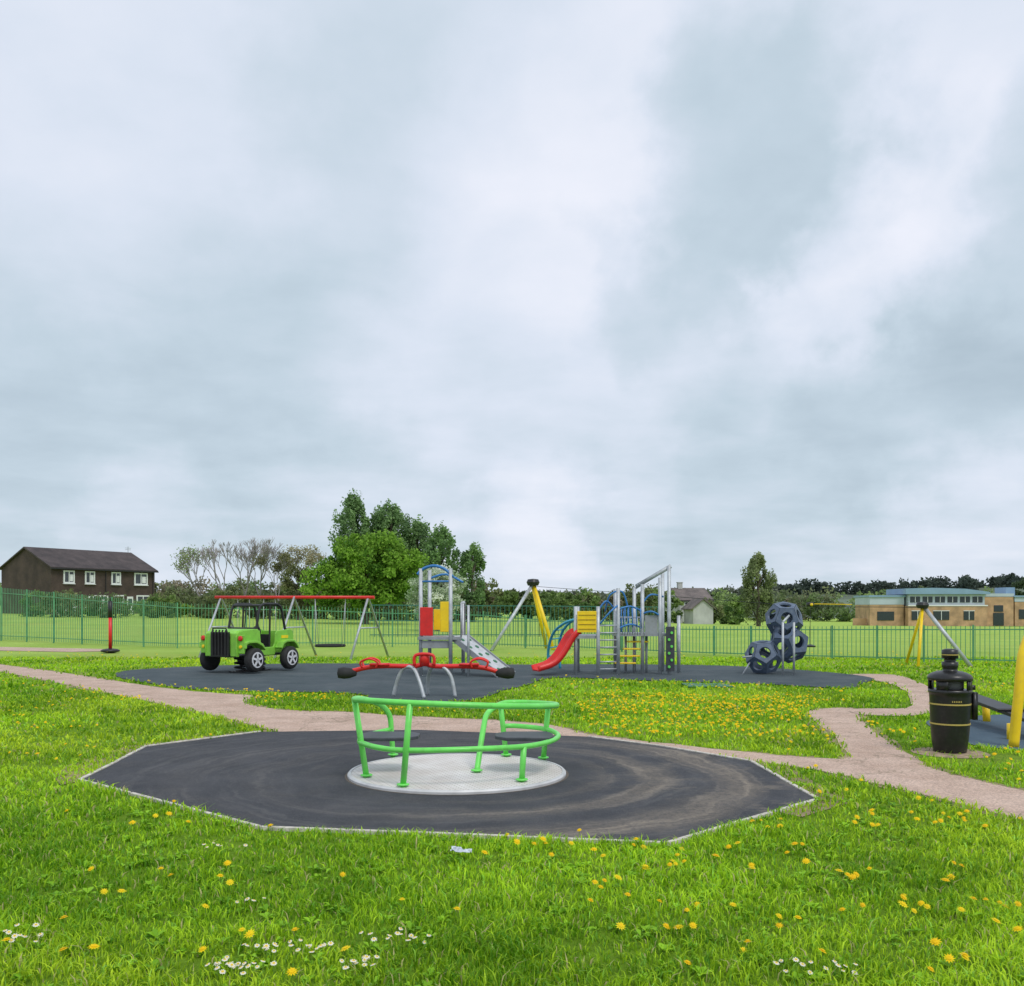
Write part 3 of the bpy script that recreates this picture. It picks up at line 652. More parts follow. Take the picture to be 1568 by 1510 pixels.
b.tube([(-5.75+.45*math.cos(a),29.95+.38*math.sin(a),.39) for a in [i*math.pi/10 for i in range(20)]],.045,8,closed=True)
for i in range(-3,4):
    b.tube([(-5.75+i*.11,29.6,.38),(-5.75+i*.11,30.3,.38)],.012,5)
b.make('seats',m_rub,SW)
P=empty('spinner_pole',(-14.0,33.0,0)); 
b=B(); b.tube([(0,0,.14),(0,0,1.25)],.06,12); b.make('post',m_red,P,True)
b=B(); b.tube([(0,0,1.25),(0,0,1.82)],.072,12); b.tube([(0,0,1.82),(0,0,1.98)],.02,8); b.lathe([(.05,.0),(.30,.05),(.32,.10),(.25,.14),(.06,.17)],n=20); b.make('grip_and_footplate',m_black,P,True)

# ---------------------------------------------------------------- small climbing tower
T=empty('climbing_tower',(-1.75,22.3,0)); of=(-1.75,22.3,0)
b=B(off=of)
px=[(-2.12,22.0),(-1.42,21.9),(-2.0,23.0),(-1.18,22.9)]
for i,(x,y) in enumerate(px): b.tube([(x,y,0),(x,y,2.50 if i!=3 else 1.75)],.045,10)
b.tube([(-1.0,21.7,0.0),(-1.0,21.7,1.65)],.03,8)
b.tube([(-1.18,21.95,.9),(-1.18,21.95,1.7),(-1.12,22.5,1.7),(-1.12,22.5,.9)],.02,8)
b.make('posts',m_steel,T,True)
b=B(off=of)
b.tube([(-2.20,22.0,2.36),(-2.05,22.0,2.50),(-1.8,21.96,2.56),(-1.55,21.92,2.48),(-1.36,21.9,2.30)],.035,8,smooth=5)
b.tube([(-2.12,22.0,2.2),(-1.42,21.9,2.2)],.022,8)
b.tube([(-2.0,23.0,2.3),(-1.6,23.0,2.4),(-1.18,22.9,2.2)],.028,8,smooth=4)
b.make('blue_arches',m_blue,T,True)
b=B(off=of); b.box((-1.98,21.93,1.27),(.30,.03,.66)); b.box((-2.16,22.5,1.27),(.03,.8,.66)); b.make('red_panel',m_red,T,bevel=.01)
b=B(off=of); b.box((-1.56,21.90,1.38),(.20,.03,.70)); b.box((-1.75,22.96,1.3),(.3,.03,.5)); b.make('yellow_panel',m_yel,T,bevel=.01)
b=B(off=of); b.box((-1.68,22.45,.88),(1.0,1.1,.07)); b.box((-1.75,21.96,.74),(.68,.03,.18))
b.make('deck',m_grey,T,bevel=.006)
b=B(off=of)
p0=Vector((-1.25,22.3,.92)); p1=Vector((-.12,21.6,.06)); d=(p1-p0); 
b.beam(p0,p1,.62,.05); b.make('climbing_ramp',mat('ramp_grey',(.50,.52,.54),.5),T,bevel=.006)
nrm=d.cross(Vector((d.y,-d.x,0))).normalized(); 
if nrm.z<0: nrm=-nrm
side=d.cross(nrm).normalized()
b=B(off=of)
for i in range(5):
    for s in (-.18,.1):
        c=p0+d*(.12+.19*i)+side*(s+(.05 if i%2 else 0))+nrm*.028
        q=nrm.to_track_quat('Z','X').to_matrix()
        b.lathe([(.055,0),(.055,.008)],c=c,n=14,R=q)
b.make('ramp_holds',m_dgreen,T)
b=B(off=of)
for s in (-.33,.33): b.beam(p0+side*s,p1+side*s,.03,.12)
b.make('ramp_sides',m_grey,T)

# ---------------------------------------------------------------- big play unit
U=empty('play_tower_with_slide',(2.6,22.8,0)); of=(2.6,22.8,0)
b=B(off=of)
for x,y,h in [(1.50,22.3,1.62),(2.02,22.2,1.62),(1.62,23.3,1.62),(2.50,22.3,2.05),(2.55,23.4,2.05),(3.1,22.5,2.15),(3.05,23.6,2.1),(3.50,22.4,2.3),(3.70,22.3,2.58),(3.72,23.4,2.5),(4.05,23.0,1.4)]:
    b.tube([(x,y,0),(x,y,h)],.045,10)
b.beam((2.98,22.75,2.10),(3.74,22.3,2.57),.05,.09); b.tube([(3.05,23.6,2.06),(3.74,23.4,2.5)],.03,8)
for i in range(7): b.tube([(2.04,22.2,.15+.17*i),(2.5,22.3,.15+.17*i)],.018,6)
for i in range(9): b.tube([(2.55+.06*i,22.4,.95),(2.55+.06*i,22.4,1.35)],.01,5)
b.tube([(2.5,22.4,1.36),(3.1,22.5,1.36)],.02,6)
for x in (2.75,2.95,3.25): b.tube([(x,22.9,.0),(x,22.9,.9)],.03,8)
b.make('posts_and_ladder',m_steel,U,True)
b=B(off=of); b.box((1.76,22.75,.90),(.60,1.05,.07)); b.box((2.8,22.9,.95),(.66,1.0,.07)); b.box((3.4,22.9,.95),(.56,1.0,.07)); b.box((3.3,22.42,1.2),(.3,.03,.42)); b.make('decks',m_grey,U)
b=B(off=of); b.box((1.76,22.20,1.26),(.46,.03,.50)); 
for i in range(4): b.box((3.0-.1*i,22.62,.78-.17*i),(.5,.22,.035))
b.make('yellow_panels',m_yel,U,bevel=.008)
b=B(off=of)
for i in range(4): b.box((1.76,22.178,1.09+.11*i),(.40,.01,.012))
b.make('panel_grooves',mat('dark_groove',(.35,.2,.01),.6),U)
b=B(off=of)
def rail(P,r=.022,sm=5): b.tube(P,r,8,smooth=sm)
rail([(2.05,22.2,1.2),(2.3,22.1,1.5),(2.5,22.3,1.65)]); rail([(2.5,22.3,1.55),(2.8,22.35,1.62),(3.1,22.5,1.5)]); rail([(2.5,22.3,1.1),(2.8,22.32,1.2),(3.1,22.5,1.1)])
rail([(3.1,22.5,1.45),(3.3,22.35,1.5),(3.5,22.4,1.4)]); rail([(2.3,23.4,1.5),(2.4,23.2,1.9),(2.7,23.2,1.98),(2.85,23.3,1.6)])
rail([(3.1,22.5,1.7),(3.3,22.5,1.9),(3.6,22.5,1.85)]); rail([(2.1,23.2,1.5),(2.3,23.2,1.75),(2.5,23.4,1.6)])
for i in range(6): b.tube([(2.55+.1*i,22.36,1.13),(2.53+.1*i,22.36,1.58)],.011,5)
for i in range(5): b.tube([(2.6+.09*i,23.3,.95),(2.6+.09*i,23.3,1.6)],.016,5)
b.make('blue_rails',m_blue,U,True)
b=B(off=of)
rail([(.95,24.3,.0),(.93,24.25,.5),(1.05,24.0,.95),(1.3,23.6,1.2),(1.55,23.3,1.3)],.035); rail([(1.25,24.6,.0),(1.22,24.5,.6),(1.3,24.2,1.0),(1.5,23.8,1.25),(1.7,23.35,1.35)],.035)
for i in range(4): b.tube([(.93+.04*i,24.25-.1*i,.35+.22*i),(1.22+.04*i,24.5-.1*i,.38+.22*i)],.016,6)
b.make('teal_climber',m_teal,U,True)
def channel(path,wid,hgt,th):
    vs=[];fs=[]
    P=[Vector(p) for p in path]
    sec=[(-wid/2,hgt),(-wid/2,0),(wid/2,0),(wid/2,hgt),(wid/2-th,hgt),(wid/2-th,th),(-wid/2+th,th),(-wid/2+th,hgt)]
    for i,p in enumerate(P):
        t=(P[min(i+1,len(P)-1)]-P[max(i-1,0)]).normalized(); s=Vector((-t.y,t.x,0)).normalized(); n=t.cross(s); n=n if n.z>0 else -n
        for a,h in sec: vs.append(p+s*a+n*h)
    m=8
    for i in range(len(P)-1):
        for k in range(m): fs.append((i*m+k,i*m+(k+1)%m,(i+1)*m+(k+1)%m,(i+1)*m+k))
    fs.append(tuple(range(m))); fs.append(tuple((len(P)-1)*m+k for k in range(m-1,-1,-1)))
    return vs,fs
b=B(off=of)
sp=[]
for x_,z_ in [(1.56,.98),(1.50,.96),(1.42,.88),(1.34,.74),(1.26,.60),(1.17,.46),(1.07,.34),(.96,.25),(.84,.19),(.72,.155),(.62,.13),(.56,.11)]:
    sp.append((x_,22.45-(1.56-x_)*.35,z_))
v,f=channel(sp,.46,.13,.03); b.add(v,f); b.make('slide',m_red,U,True)
b=B(off=of); b.box((3.72,22.26,.62),(.20,.03,1.05)); b.make('wall_panel',m_seat,U)
b=B(off=of)
for i in range(6): b.lathe([(.035,0),(.03,.03)],c=(3.69+.06*(i%2),22.24,.2+.16*i),n=8,R=Matrix.Rotation(math.radians(90),3,'X'))
b.make('wall_holds',m_green,U)

# ---------------------------------------------------------------- polyhedral climber
C=empty('polyhedron_climber',(6.4,22.7,0)); of=(6.4,22.7,0)
ph=(1+5**.5)/2
dv=[Vector(v) for v in [(a,b_,c) for a in(-1,1) for b_ in(-1,1) for c in(-1,1)]+[(0,a/ph,b_*ph) for a in(-1,1) for b_ in(-1,1)]+[(a/ph,b_*ph,0) for a in(-1,1) for b_ in(-1,1)]+[(a*ph,0,b_/ph) for a in(-1,1) for b_ in(-1,1)]]
fn=[Vector(v).normalized() for v in [(0,a*ph,b_) for a in(-1,1) for b_ in(-1,1)]+[(a*ph,b_,0) for a in(-1,1) for b_ in(-1,1)]+[(a,0,b_*ph) for a in(-1,1) for b_ in(-1,1)]]
def face_rot(target,spin):
    tgt=Vector(target).normalized()
    return (Matrix.Rotation(spin,3,tgt)@fn[0].rotation_difference(tgt).to_matrix())
def dodeca(b,cen,rad,Rr):
    for n in fn:
        fv=sorted(dv,key=lambda v:-v.dot(n))[:5]
        cc=sum(fv,Vector())/5; u=(fv[0]-cc).normalized(); w_=n.cross(u)
        fv.sort(key=lambda v:math.atan2((v-cc).dot(w_),(v-cc).dot(u)))
        K=20; rin=(fv[0]-cc).length*.50
        a0=math.atan2((fv[0]-cc).dot(w_),(fv[0]-cc).dot(u))
        outer=[];inner=[]
        for k in range(K):
            seg=k//4;t=(k%4)/4
            outer.append(fv[seg].lerp(fv[(seg+1)%5],t)); a=a0+2*math.pi*k/K
            inner.append(cc+(u*math.cos(a)+w_*math.sin(a))*rin)
        s=rad/1.732
        tr=lambda p,sc:Vector(cen)+Rr@(p*s*sc)
        vs=[tr(cc+(p-cc)*.975,1) for p in outer]+[tr(p,1) for p in inner]+[tr(cc+(p-cc)*.975,.90) for p in outer]+[tr(p,.90) for p in inner]
        fs=[]
        for k in range(K):
            j=(k+1)%K
            fs+=[(k,j,K+j,K+k),(2*K+k,3*K+k,3*K+j,2*K+j),(K+k,K+j,3*K+j,3*K+k),(k,2*K+k,2*K+j,j)]
        b.add(vs,fs)
b=B(off=of)
dodeca(b,(6.58,22.9,1.30),.47,face_rot((-.10,-1,.12),.0))
dodeca(b,(6.66,22.8,.74),.50,face_rot((.38,-1,.1),.6))
dodeca(b,(6.00,22.6,.42),.45,face_rot((-.15,-1,.35),.1))
b.make('holed_panels',m_navy,C)
b=B(off=of)
for p,q in [((6.35,22.2,0),(6.35,22.2,1.25)),((6.58,22.1,0),(6.58,22.1,1.25)),((6.35,22.2,1.25),(6.58,22.5,1.4))]: b.tube([p,q],.028,8)
b.tube([(5.45,22.4,.0),(5.75,22.5,.45)],.02,6); b.tube([(5.45,22.4,.42),(5.85,22.4,.46)],.02,6)
b.make('steel_posts',m_steel,C,True)

# ---------------------------------------------------------------- zip line
Z=empty('zip_line',(.8,36,0)); of=(.8,36,0)
b=B(off=of)
b.tube([(-.76,34.7,0),(.8,36,2.50)],.065,10); b.tube([(12.27,25.3,0),(11.3,26,1.62)],.055,10)
b.make('steel_legs',m_steel,Z,True)
b=B(off=of)
b.tube([(1.35,36.9,0),(.78,36,2.45)],.07,10); b.tube([(1.55,35.4,0),(.83,36,2.45)],.07,10); 
b.tube([(11.2,26.9,0),(11.27,26,1.58)],.04,10); b.tube([(10.85,25.3,0),(11.27,26,1.58)],.04,10)
b.make('yellow_legs',m_yel,Z,True)
b=B(off=of)
for c,r in (((.8,36,2.55),.25),((11.27,26,1.66),.17)): b.lathe([(0,-r*.6),(r*.8,-r*.5),(r,0),(r*.8,r*.45),(0,r*.55)],c=c,n=20)
b.tube([(.8,36,2.4),(8.85,28.2,1.62),(11.27,26,1.6)],.009,5)
b.lathe([(.0,-.07),(.10,-.06),(.12,0),(.1,.06),(0,.07)],c=(8.85,28.1,1.68),n=16)
b.tube([(8.85,28.1,1.6),(8.85,28.1,.5)],.008,5); b.lathe([(.15,.42),(.16,.46),(.03,.50)],c=(8.85,28.1,0),n=16)
b.make('cable_seat_and_caps',m_black,Z)
b=B(off=of); b.lathe([(.03,-.04),(.05,0),(.03,.04)],c=(8.85,27.97,1.68),n=12); b.tube([(8.95,28.05,1.70),(9.8,27.3,1.68)],.012,5); b.make('trolley',m_yel,Z)

Y=empty('yellow_play_rocker',(6.3,12.0,0)); of=(6.3,12.0,0)
b=B(off=of)
b.tube([(5.72,10.8,0),(5.78,10.8,.6),(5.88,10.85,1.15),(6.2,11.0,1.5),(6.7,11.3,1.6),(7.2,11.6,1.4),(7.45,11.8,0)],.058,12,smooth=5)
b.tube([(6.62,13.2,0),(6.60,13.2,.24)],.05,10); b.tube([(6.0,11.4,0),(6.0,11.4,.2)],.04,10)
b.make('yellow_frame',m_yel,Y,True)
b=B(off=of); b.beam((6.42,13.4,.36),(6.30,11.2,.23),.30,.045); b.tube([(6.1,11.9,.31),(6.9,11.9,.31)],.02,8); b.make('black_seat_board',m_black,Y,bevel=.01)

b=B(); b.box((3.95,19.2,.02),(.9,.8,.03)); tr=b.make('ground_trampoline',m_dgreen,None,bevel=.01)

# ---------------------------------------------------------------- fence
Fm=mat('fence_green',(.10,.30,.15),.45,0,3,.2)
FP=[(-27.5,45.5,2.45),(-23.2,43,2.42),(-12.9,36.5,1.74),(-8,38,1.62),(-4.8,38,1.5),(-1.15,38,1.42),(2.2,36,1.15),(5.7,32.2,.95),(8.7,29.7,1.0),(14.3,26.4,1.09),(19,23.6,1.15)]
FE=empty('metal_fence',(0,36,0)); b=B(off=(0,36,0)); bp_=B(off=(0,36,0))
for (x0,y0,h0),(x1,y1,h1) in zip(FP[:-1],FP[1:]):
    Ln=math.hypot(x1-x0,y1-y0); n=int(Ln/.125); ang=math.atan2(y1-y0,x1-x0)
    for i in range(n):
        t=i/n; x=x0+(x1-x0)*t;y=y0+(y1-y0)*t;h=h0+(h1-h0)*t;z=tz(x,y)
        b.box((x,y,z+h/2+.03),(.018,.014,h-.06),rz=ang)
    for t0 in (.10,.90):
        za=tz(x0,y0)+h0*t0; zb=tz(x1,y1)+h1*t0
        b.beam((x0,y0,za),(x1,y1,zb),.03,.032)
    np_=max(1,int(Ln/1.15 if x0>5 else Ln/1.9))
    for i in range(np_):
        t=i/np_; x=x0+(x1-x0)*t;y=y0+(y1-y0)*t;h=h0+(h1-h0)*t;z=tz(x,y)
        bp_.box((x,y,z+h/2),(.05,.05,h+.05),rz=ang)
b.make('bars_and_rails',Fm,FE); bp_.make('posts',Fm,FE)
CF=empty('games_court_fence',(2,58,0)); b=B(off=(2,58,0))
for (x0,y0),(x1,y1) in [((-7.5,50),(1.5,52)),((1.5,52),(9,56))]:
    Ln=math.hypot(x1-x0,y1-y0);n=int(Ln/.24)
    for i in range(n+1):
        t=i/n;x=x0+(x1-x0)*t;y=y0+(y1-y0)*t; b.box((x,y,tz(x,y)+.85),(.03,.03,1.7))
    for h in (.1,.85,1.68): b.beam((x0,y0,tz(x0,y0)+h),(x1,y1,tz(x1,y1)+h),.04,.05)
b.make('mesh_panels',mat('court_green',(.03,.14,.11),.5),CF)

# ---------------------------------------------------------------- houses
def brick_mat(name,c1,c2,mort,sc=1.0):
    m,nt,out=new_mat(name); l=nt.links.new
    b=nt.nodes.new('ShaderNodeBsdfPrincipled'); b.inputs['Roughness'].default_value=.9
    tc=nt.nodes.new('ShaderNodeTexCoord')
    sp=nt.nodes.new('ShaderNodeSeparateXYZ'); l(tc.outputs['Object'],sp.inputs[0])
    ad=nt.nodes.new('ShaderNodeMath'); l(sp.outputs[0],ad.inputs[0]); l(sp.outputs[1],ad.inputs[1])
    cb=nt.nodes.new('ShaderNodeCombineXYZ'); l(ad.outputs[0],cb.inputs[0]); l(sp.outputs[2],cb.inputs[1])
    br=nt.nodes.new('ShaderNodeTexBrick'); br.inputs['Scale'].default_value=4*sc; br.inputs['Color1'].default_value=(*c1,1); br.inputs['Color2'].default_value=(*c2,1); br.inputs['Mortar'].default_value=(*mort,1); br.inputs['Mortar Size'].default_value=.015
    l(cb.outputs[0],br.inputs[0])
    n=nt.nodes.new('ShaderNodeTexNoise'); n.inputs['Scale'].default_value=.8; n.inputs['Detail'].default_value=8; l(tc.outputs['Object'],n.inputs[0])
    r=nt.nodes.new('ShaderNodeValToRGB'); e=r.color_ramp.elements; e[0].color=(.6,.6,.6,1);e[1].color=(1.2,1.15,1.1,1);e[0].position=.3;e[1].position=.7; l(n.outputs[0],r.inputs[0])
    mx=nt.nodes.new('ShaderNodeMixRGB'); mx.blend_type='MULTIPLY'; mx.inputs[0].default_value=1; l(br.outputs[0],mx.inputs[1]); l(r.outputs[0],mx.inputs[2])
    l(mx.outputs[0],b.inputs['Base Color']); l(b.outputs[0],out.inputs['Surface']); return m
def roof_mat(name,c):
    return brick_mat(name,c,tuple(q*.8 for q in c),tuple(q*.5 for q in c),.8)
m_brick=brick_mat('dark_brick',(.062,.041,.037),(.085,.056,.048),(.09,.08,.075))
m_roof=roof_mat('brown_roof_tiles',(.088,.072,.074))
def gable_house(name,loc,rz,Ln,D,eave,ridge,mw,mr_,wins,doors=(),chim=None):
    E=empty(name,loc,rz); b=B()
    b.box((Ln/2,D/2,eave/2-.5),(Ln,D,eave+1))
    for x in (0.0,Ln-.2): b.prism([(0,eave),(D,eave),(D/2,ridge)],lambda y,z,x=x:(x,y,z),lambda y,z,x=x:(x+.2,y,z))
    b.make('walls',mw,E)
    b=B(); o=.35;t=.16;sl=(ridge-eave)/(D/2)
    b.prism([(-o,eave-o*sl+.03),(D/2,ridge+.03),(D+o,eave-o*sl+.03),(D+o,eave-o*sl+t),(D/2,ridge+t+.05),(-o,eave-o*sl+t)],lambda y,z:(-.25,y,z),lambda y,z:(Ln+.25,y,z))
    b.make('roof',mr_,E)
    b=B(); b.box((Ln/2,-o-.04,eave-o*sl),(Ln+.5,.1,.14)); 
    for x in (Ln*.5,Ln*.98): b.box((x,-.05,eave/2),(.08,.08,eave))
    b.make('gutter',m_black,E)
    fr=B();gl_=B()
    for (x,z,w_,h) in wins:
        gl_.box((x,-.02,z),(w_-.1,.06,h-.1))
        for s in (-1,1): fr.box((x+s*w_/2,-.04,z),(.15,.14,h+.15)); fr.box((x,-.04,z+s*h/2),(w_-.15,.135,.15))
        fr.box((x,-.045,z),(.10,.12,h-.15)); fr.box((x,-.08,z-h/2-.12),(w_+.25,.24,.08))
        fr.box((x+w_*.25,-.03,z-.1),(w_*.3,.085,h*.6))
    for (x,z,w_,h) in doors:
        fr.box((x,-.03,z),(w_,.1,h)); gl_.box((x,-.075,z+h*.18),(w_*.6,.02,h*.4))
    fr.make('window_frames',m_white,E); gl_.make('window_glass',m_glass,E)
    if chim:
        b=B(); b.box((chim,D/2,ridge+.35),(.7,.6,1.3)); b.box((chim,D/2,ridge+1.03),(.85,.75,.1)); b.make('chimney',mw,E)
    return E
zh=tz(-50,110)
H=gable_house('brick_house',(-51.1,105,zh),math.radians(58),13.5,9.8,5.25,7.45,m_brick,m_roof,
   [(2.1,4.2,1.2,1.3),(4.7,4.2,1.1,1.3),(8.1,4.2,1.1,1.3),(11.5,4.2,1.7,1.3),(2.3,1.3,1.5,1.6),(6.0,1.3,1.9,1.6),(8.4,1.4,1.3,1.5),(11.8,1.4,1.7,1.5)],
   [(1.0,1.0,.9,2.1),(4.5,1.0,.8,2.1),(10.0,1.0,.8,2.1)])
b=B(); b.tube([(13.3,4.9,7.2),(13.3,4.9,8.4)],.04,5); b.tube([(12.9,4.9,8.2),(13.7,4.9,8.2)],.03,5); b.tube([(12.9,4.9,8.0),(13.7,4.9,8.0)],.03,5); b.make('aerial',m_steel,H)
m_rend=mat('render_white',(.46,.46,.46),.9,0,.8,.15); m_roof2=roof_mat('grey_roof_tiles',(.19,.165,.16))
gable_house('rendered_house',(24.8,140,tz(26,140)),math.radians(12),5.0,6,3.5,5.1,m_rend,m_roof2,[(1.3,2.7,1.1,.9),(3.7,2.7,1.1,.9),(1.3,.9,1.4,1.0),(3.7,.9,1.4,1.0)],chim=1.2)
gable_house('rendered_house.001',(27.2,128,tz(26,128)),math.radians(98),4.0,2.8,2.2,3.3,m_rend,m_roof2,[(1.3,1.2,1.2,.9)])

# ---------------------------------------------------------------- school building
zs=tz(68,150)
SB=empty('school_building',(60,150,zs),math.radians(-4))
m_tan=brick_mat('tan_brick',(.52,.32,.18),(.58,.36,.21),(.5,.4,.3))
m_clad=mat('pale_cladding',(.46,.53,.60),.5,0,.5,.08); m_bluer=mat('blue_grey_roof',(.22,.34,.48),.4,0,.6,.1); m_dkpanel=mat('dark_window_band',(.03,.04,.05),.15)
b=B(); b.box((-.6,4,1.7),(5.2,8,3.4)); b.box((8.2,3,1.6),(12,9,3.2)); b.box((16.5,4,2.3),(4.6,8,4.6)); b.box((23,4,1.9),(8,8,3.8)); b.box((-3.8,2,.6),(3,.3,1.2)); b.make('brick_walls',m_tan,SB)
b=B(); b.box((-.6,4,4.0),(5.3,8.1,1.2)); b.box((8.2,3.3,4.1),(11.6,8.6,1.8)); b.box((16.5,4,4.9),(4.7,8.1,.5)); b.box((23,4,4.2),(8.1,8.1,.7)); b.make('cladding',m_clad,SB)
b=B(); b.prism([(0,0),(12.8,.0),(12.8,.35),(9,.85),(4,1.0),(0,.9)],lambda x,z:(1.8+x,-1.6,5.03+z),lambda x,z:(1.8+x,8,5.03+z))
b.box((-.6,4,4.75),(5.7,8.5,.3)); b.box((19.2,4,5.4),(1.4,4,1.5)); b.box((23,4,4.7),(8.4,8.5,.25)); b.make('blue_roofs',m_bluer,SB)
b=B(); fr=B()
for i in range(6):
    b.box((3.4+i*1.9,-1.03,4.2),(1.5,.1,.9)); fr.box((3.4+i*1.9,-1.10,4.2),(.08,.06,.9))
for x,w_ in ((3.6,1.8),(7.2,2.4),(11.4,1.6)): b.box((x,-1.53,1.7),(w_,.1,1.4)); fr.box((x,-1.60,1.7),(.08,.06,1.4)); fr.box((x,-1.6,2.43),(w_+.1,.06,.1))
b.box((-.8,-.03,1.6),(2.6,.1,1.4)); b.box((16.5,-.03,2.8),(1.4,.1,1.0)); b.box((16.5,-.03,1.1),(1.6,.1,2.0)); b.box((20.8,-.03,1.9),(2.4,.1,1.5)); b.box((25,-.03,1.9),(2.4,.1,1.5))
b.make('windows',m_dkpanel,SB); fr.make('window_frames',m_white,SB)
b=B(); b.box((8.2,-1.52,3.25),(12.1,.14,.18)); b.make('white_band',m_white,SB)

# ---------------------------------------------------------------- trees
lm=leaf_mat('foliage_mat',.38,.65)
bark=mat('bark',(.12,.10,.08),.95,0,5,.3,.5,20)
def leaves(cen,rad,nl,size,c0,c1,shape='round',clump=None,ncl=40,flat=.8):
    cen=np.array(cen);rad=np.array(rad)
    d=rng.normal(size=(ncl,3)); d/=np.linalg.norm(d,axis=1)[:,None]
    rr=rng.uniform(.35,1.0,ncl)**.6
    cc=d*rr[:,None]
    if shape=='poplar':
        zz=rng.uniform(-1,1,ncl); prof=np.sqrt(np.clip(1-np.abs(zz*.96+.1)**2.6,0.05,1))*np.clip(1.1-.2*(zz+1)/2,.3,1)
        an=rng.uniform(0,2*np.pi,ncl); q=rng.uniform(.3,1,ncl)**.6
        cc=np.c_[np.cos(an)*prof*q,np.sin(an)*prof*q,zz]
    bright=np.clip(rng.normal(.5,.24,ncl)+.2*cc[:,2],0,1)  # random tone per clump, plus top-down shading put into the leaf colour
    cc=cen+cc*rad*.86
    cs=(clump or rad.mean()*.24)*rng.uniform(.5,1.3,ncl)
    idx=rng.integers(0,ncl,nl)
    dd=rng.normal(size=(nl,3)); dd/=np.linalg.norm(dd,axis=1)[:,None]; dd*=(rng.uniform(.1,1.15,nl)**.6)[:,None]
    if shape=='poplar': dd[:,2]*=1.8; dd[:,:2]*=.8
    else: dd[:,2]*=flat
    p=cc[idx]+dd*cs[idx][:,None]
    u=rng.normal(size=(nl,3)); u/=np.linalg.norm(u,axis=1)[:,None]
    v=np.cross(u,rng.normal(size=(nl,3))); v/=np.linalg.norm(v,axis=1)[:,None]
    s=size*rng.uniform(.6,1.3,nl)[:,None]
    q=np.stack([p-u*s,p-v*s*.6,p+u*s,p+v*s*.6],1)
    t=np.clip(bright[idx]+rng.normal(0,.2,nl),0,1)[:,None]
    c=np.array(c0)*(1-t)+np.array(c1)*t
    return q.reshape(-1,3),np.repeat(c,4,0),cc
def tree(name,x,y,h,rx,cb,c0,c1,nl=7000,size=.2,shape='round',ncl=50,clump=None,ry=None,extra=()):
    z=tz(x,y); E=empty(name,(x,y,z))
    cz=(cb+h)/2
    Vq=[];Cq=[]
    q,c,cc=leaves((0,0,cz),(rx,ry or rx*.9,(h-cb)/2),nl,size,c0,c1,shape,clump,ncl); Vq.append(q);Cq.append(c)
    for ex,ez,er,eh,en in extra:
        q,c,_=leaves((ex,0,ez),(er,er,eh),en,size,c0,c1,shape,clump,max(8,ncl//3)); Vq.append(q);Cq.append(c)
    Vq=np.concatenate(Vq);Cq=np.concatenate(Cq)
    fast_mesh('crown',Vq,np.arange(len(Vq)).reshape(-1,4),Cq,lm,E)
    b=B(); tr=.035*h
    b.tube([(0,0,-.3),(.05,0,cb),(.0,.1,cz),(0,0,h*.9)],[tr*1.2,tr*.1],8,smooth=3)
    for k in range(min(14,len(cc))):
        p=Vector(cc[k]); s=Vector((0,0,max(cb*.8,p.z-h*.22)))
        mid=s.lerp(p,.5)+Vector((0,0,.15*h*.2)); b.tube([s,mid,p],[tr*.4,tr*.08],5)
    b.make('trunk_and_limbs',bark,E,True)
    return E
PG0=(.10,.18,.075);PG1=(.29,.45,.18)
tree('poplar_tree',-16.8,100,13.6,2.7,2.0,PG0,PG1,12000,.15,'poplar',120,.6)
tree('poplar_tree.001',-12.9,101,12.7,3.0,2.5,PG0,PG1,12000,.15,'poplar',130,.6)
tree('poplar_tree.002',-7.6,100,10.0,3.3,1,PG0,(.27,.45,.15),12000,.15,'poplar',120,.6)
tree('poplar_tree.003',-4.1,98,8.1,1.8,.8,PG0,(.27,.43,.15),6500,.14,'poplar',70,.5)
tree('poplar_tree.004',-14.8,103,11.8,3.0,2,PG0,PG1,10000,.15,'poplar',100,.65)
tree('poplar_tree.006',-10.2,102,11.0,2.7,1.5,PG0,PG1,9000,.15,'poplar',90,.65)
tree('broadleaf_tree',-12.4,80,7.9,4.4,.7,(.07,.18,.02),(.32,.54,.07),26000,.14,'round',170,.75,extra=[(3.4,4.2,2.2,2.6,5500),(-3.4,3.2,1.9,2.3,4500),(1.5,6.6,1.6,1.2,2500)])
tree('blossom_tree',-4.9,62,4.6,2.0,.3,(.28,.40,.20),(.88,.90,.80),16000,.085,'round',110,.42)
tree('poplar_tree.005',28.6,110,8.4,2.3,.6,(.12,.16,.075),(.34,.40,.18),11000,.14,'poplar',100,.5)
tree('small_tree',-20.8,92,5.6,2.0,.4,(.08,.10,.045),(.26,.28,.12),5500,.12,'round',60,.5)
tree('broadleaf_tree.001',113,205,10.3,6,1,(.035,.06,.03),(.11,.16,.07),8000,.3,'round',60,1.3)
tree('broadleaf_tree.002',104,150,6.5,3.5,.5,(.10,.16,.04),(.30,.40,.10),5000,.2,'round',40,.9)
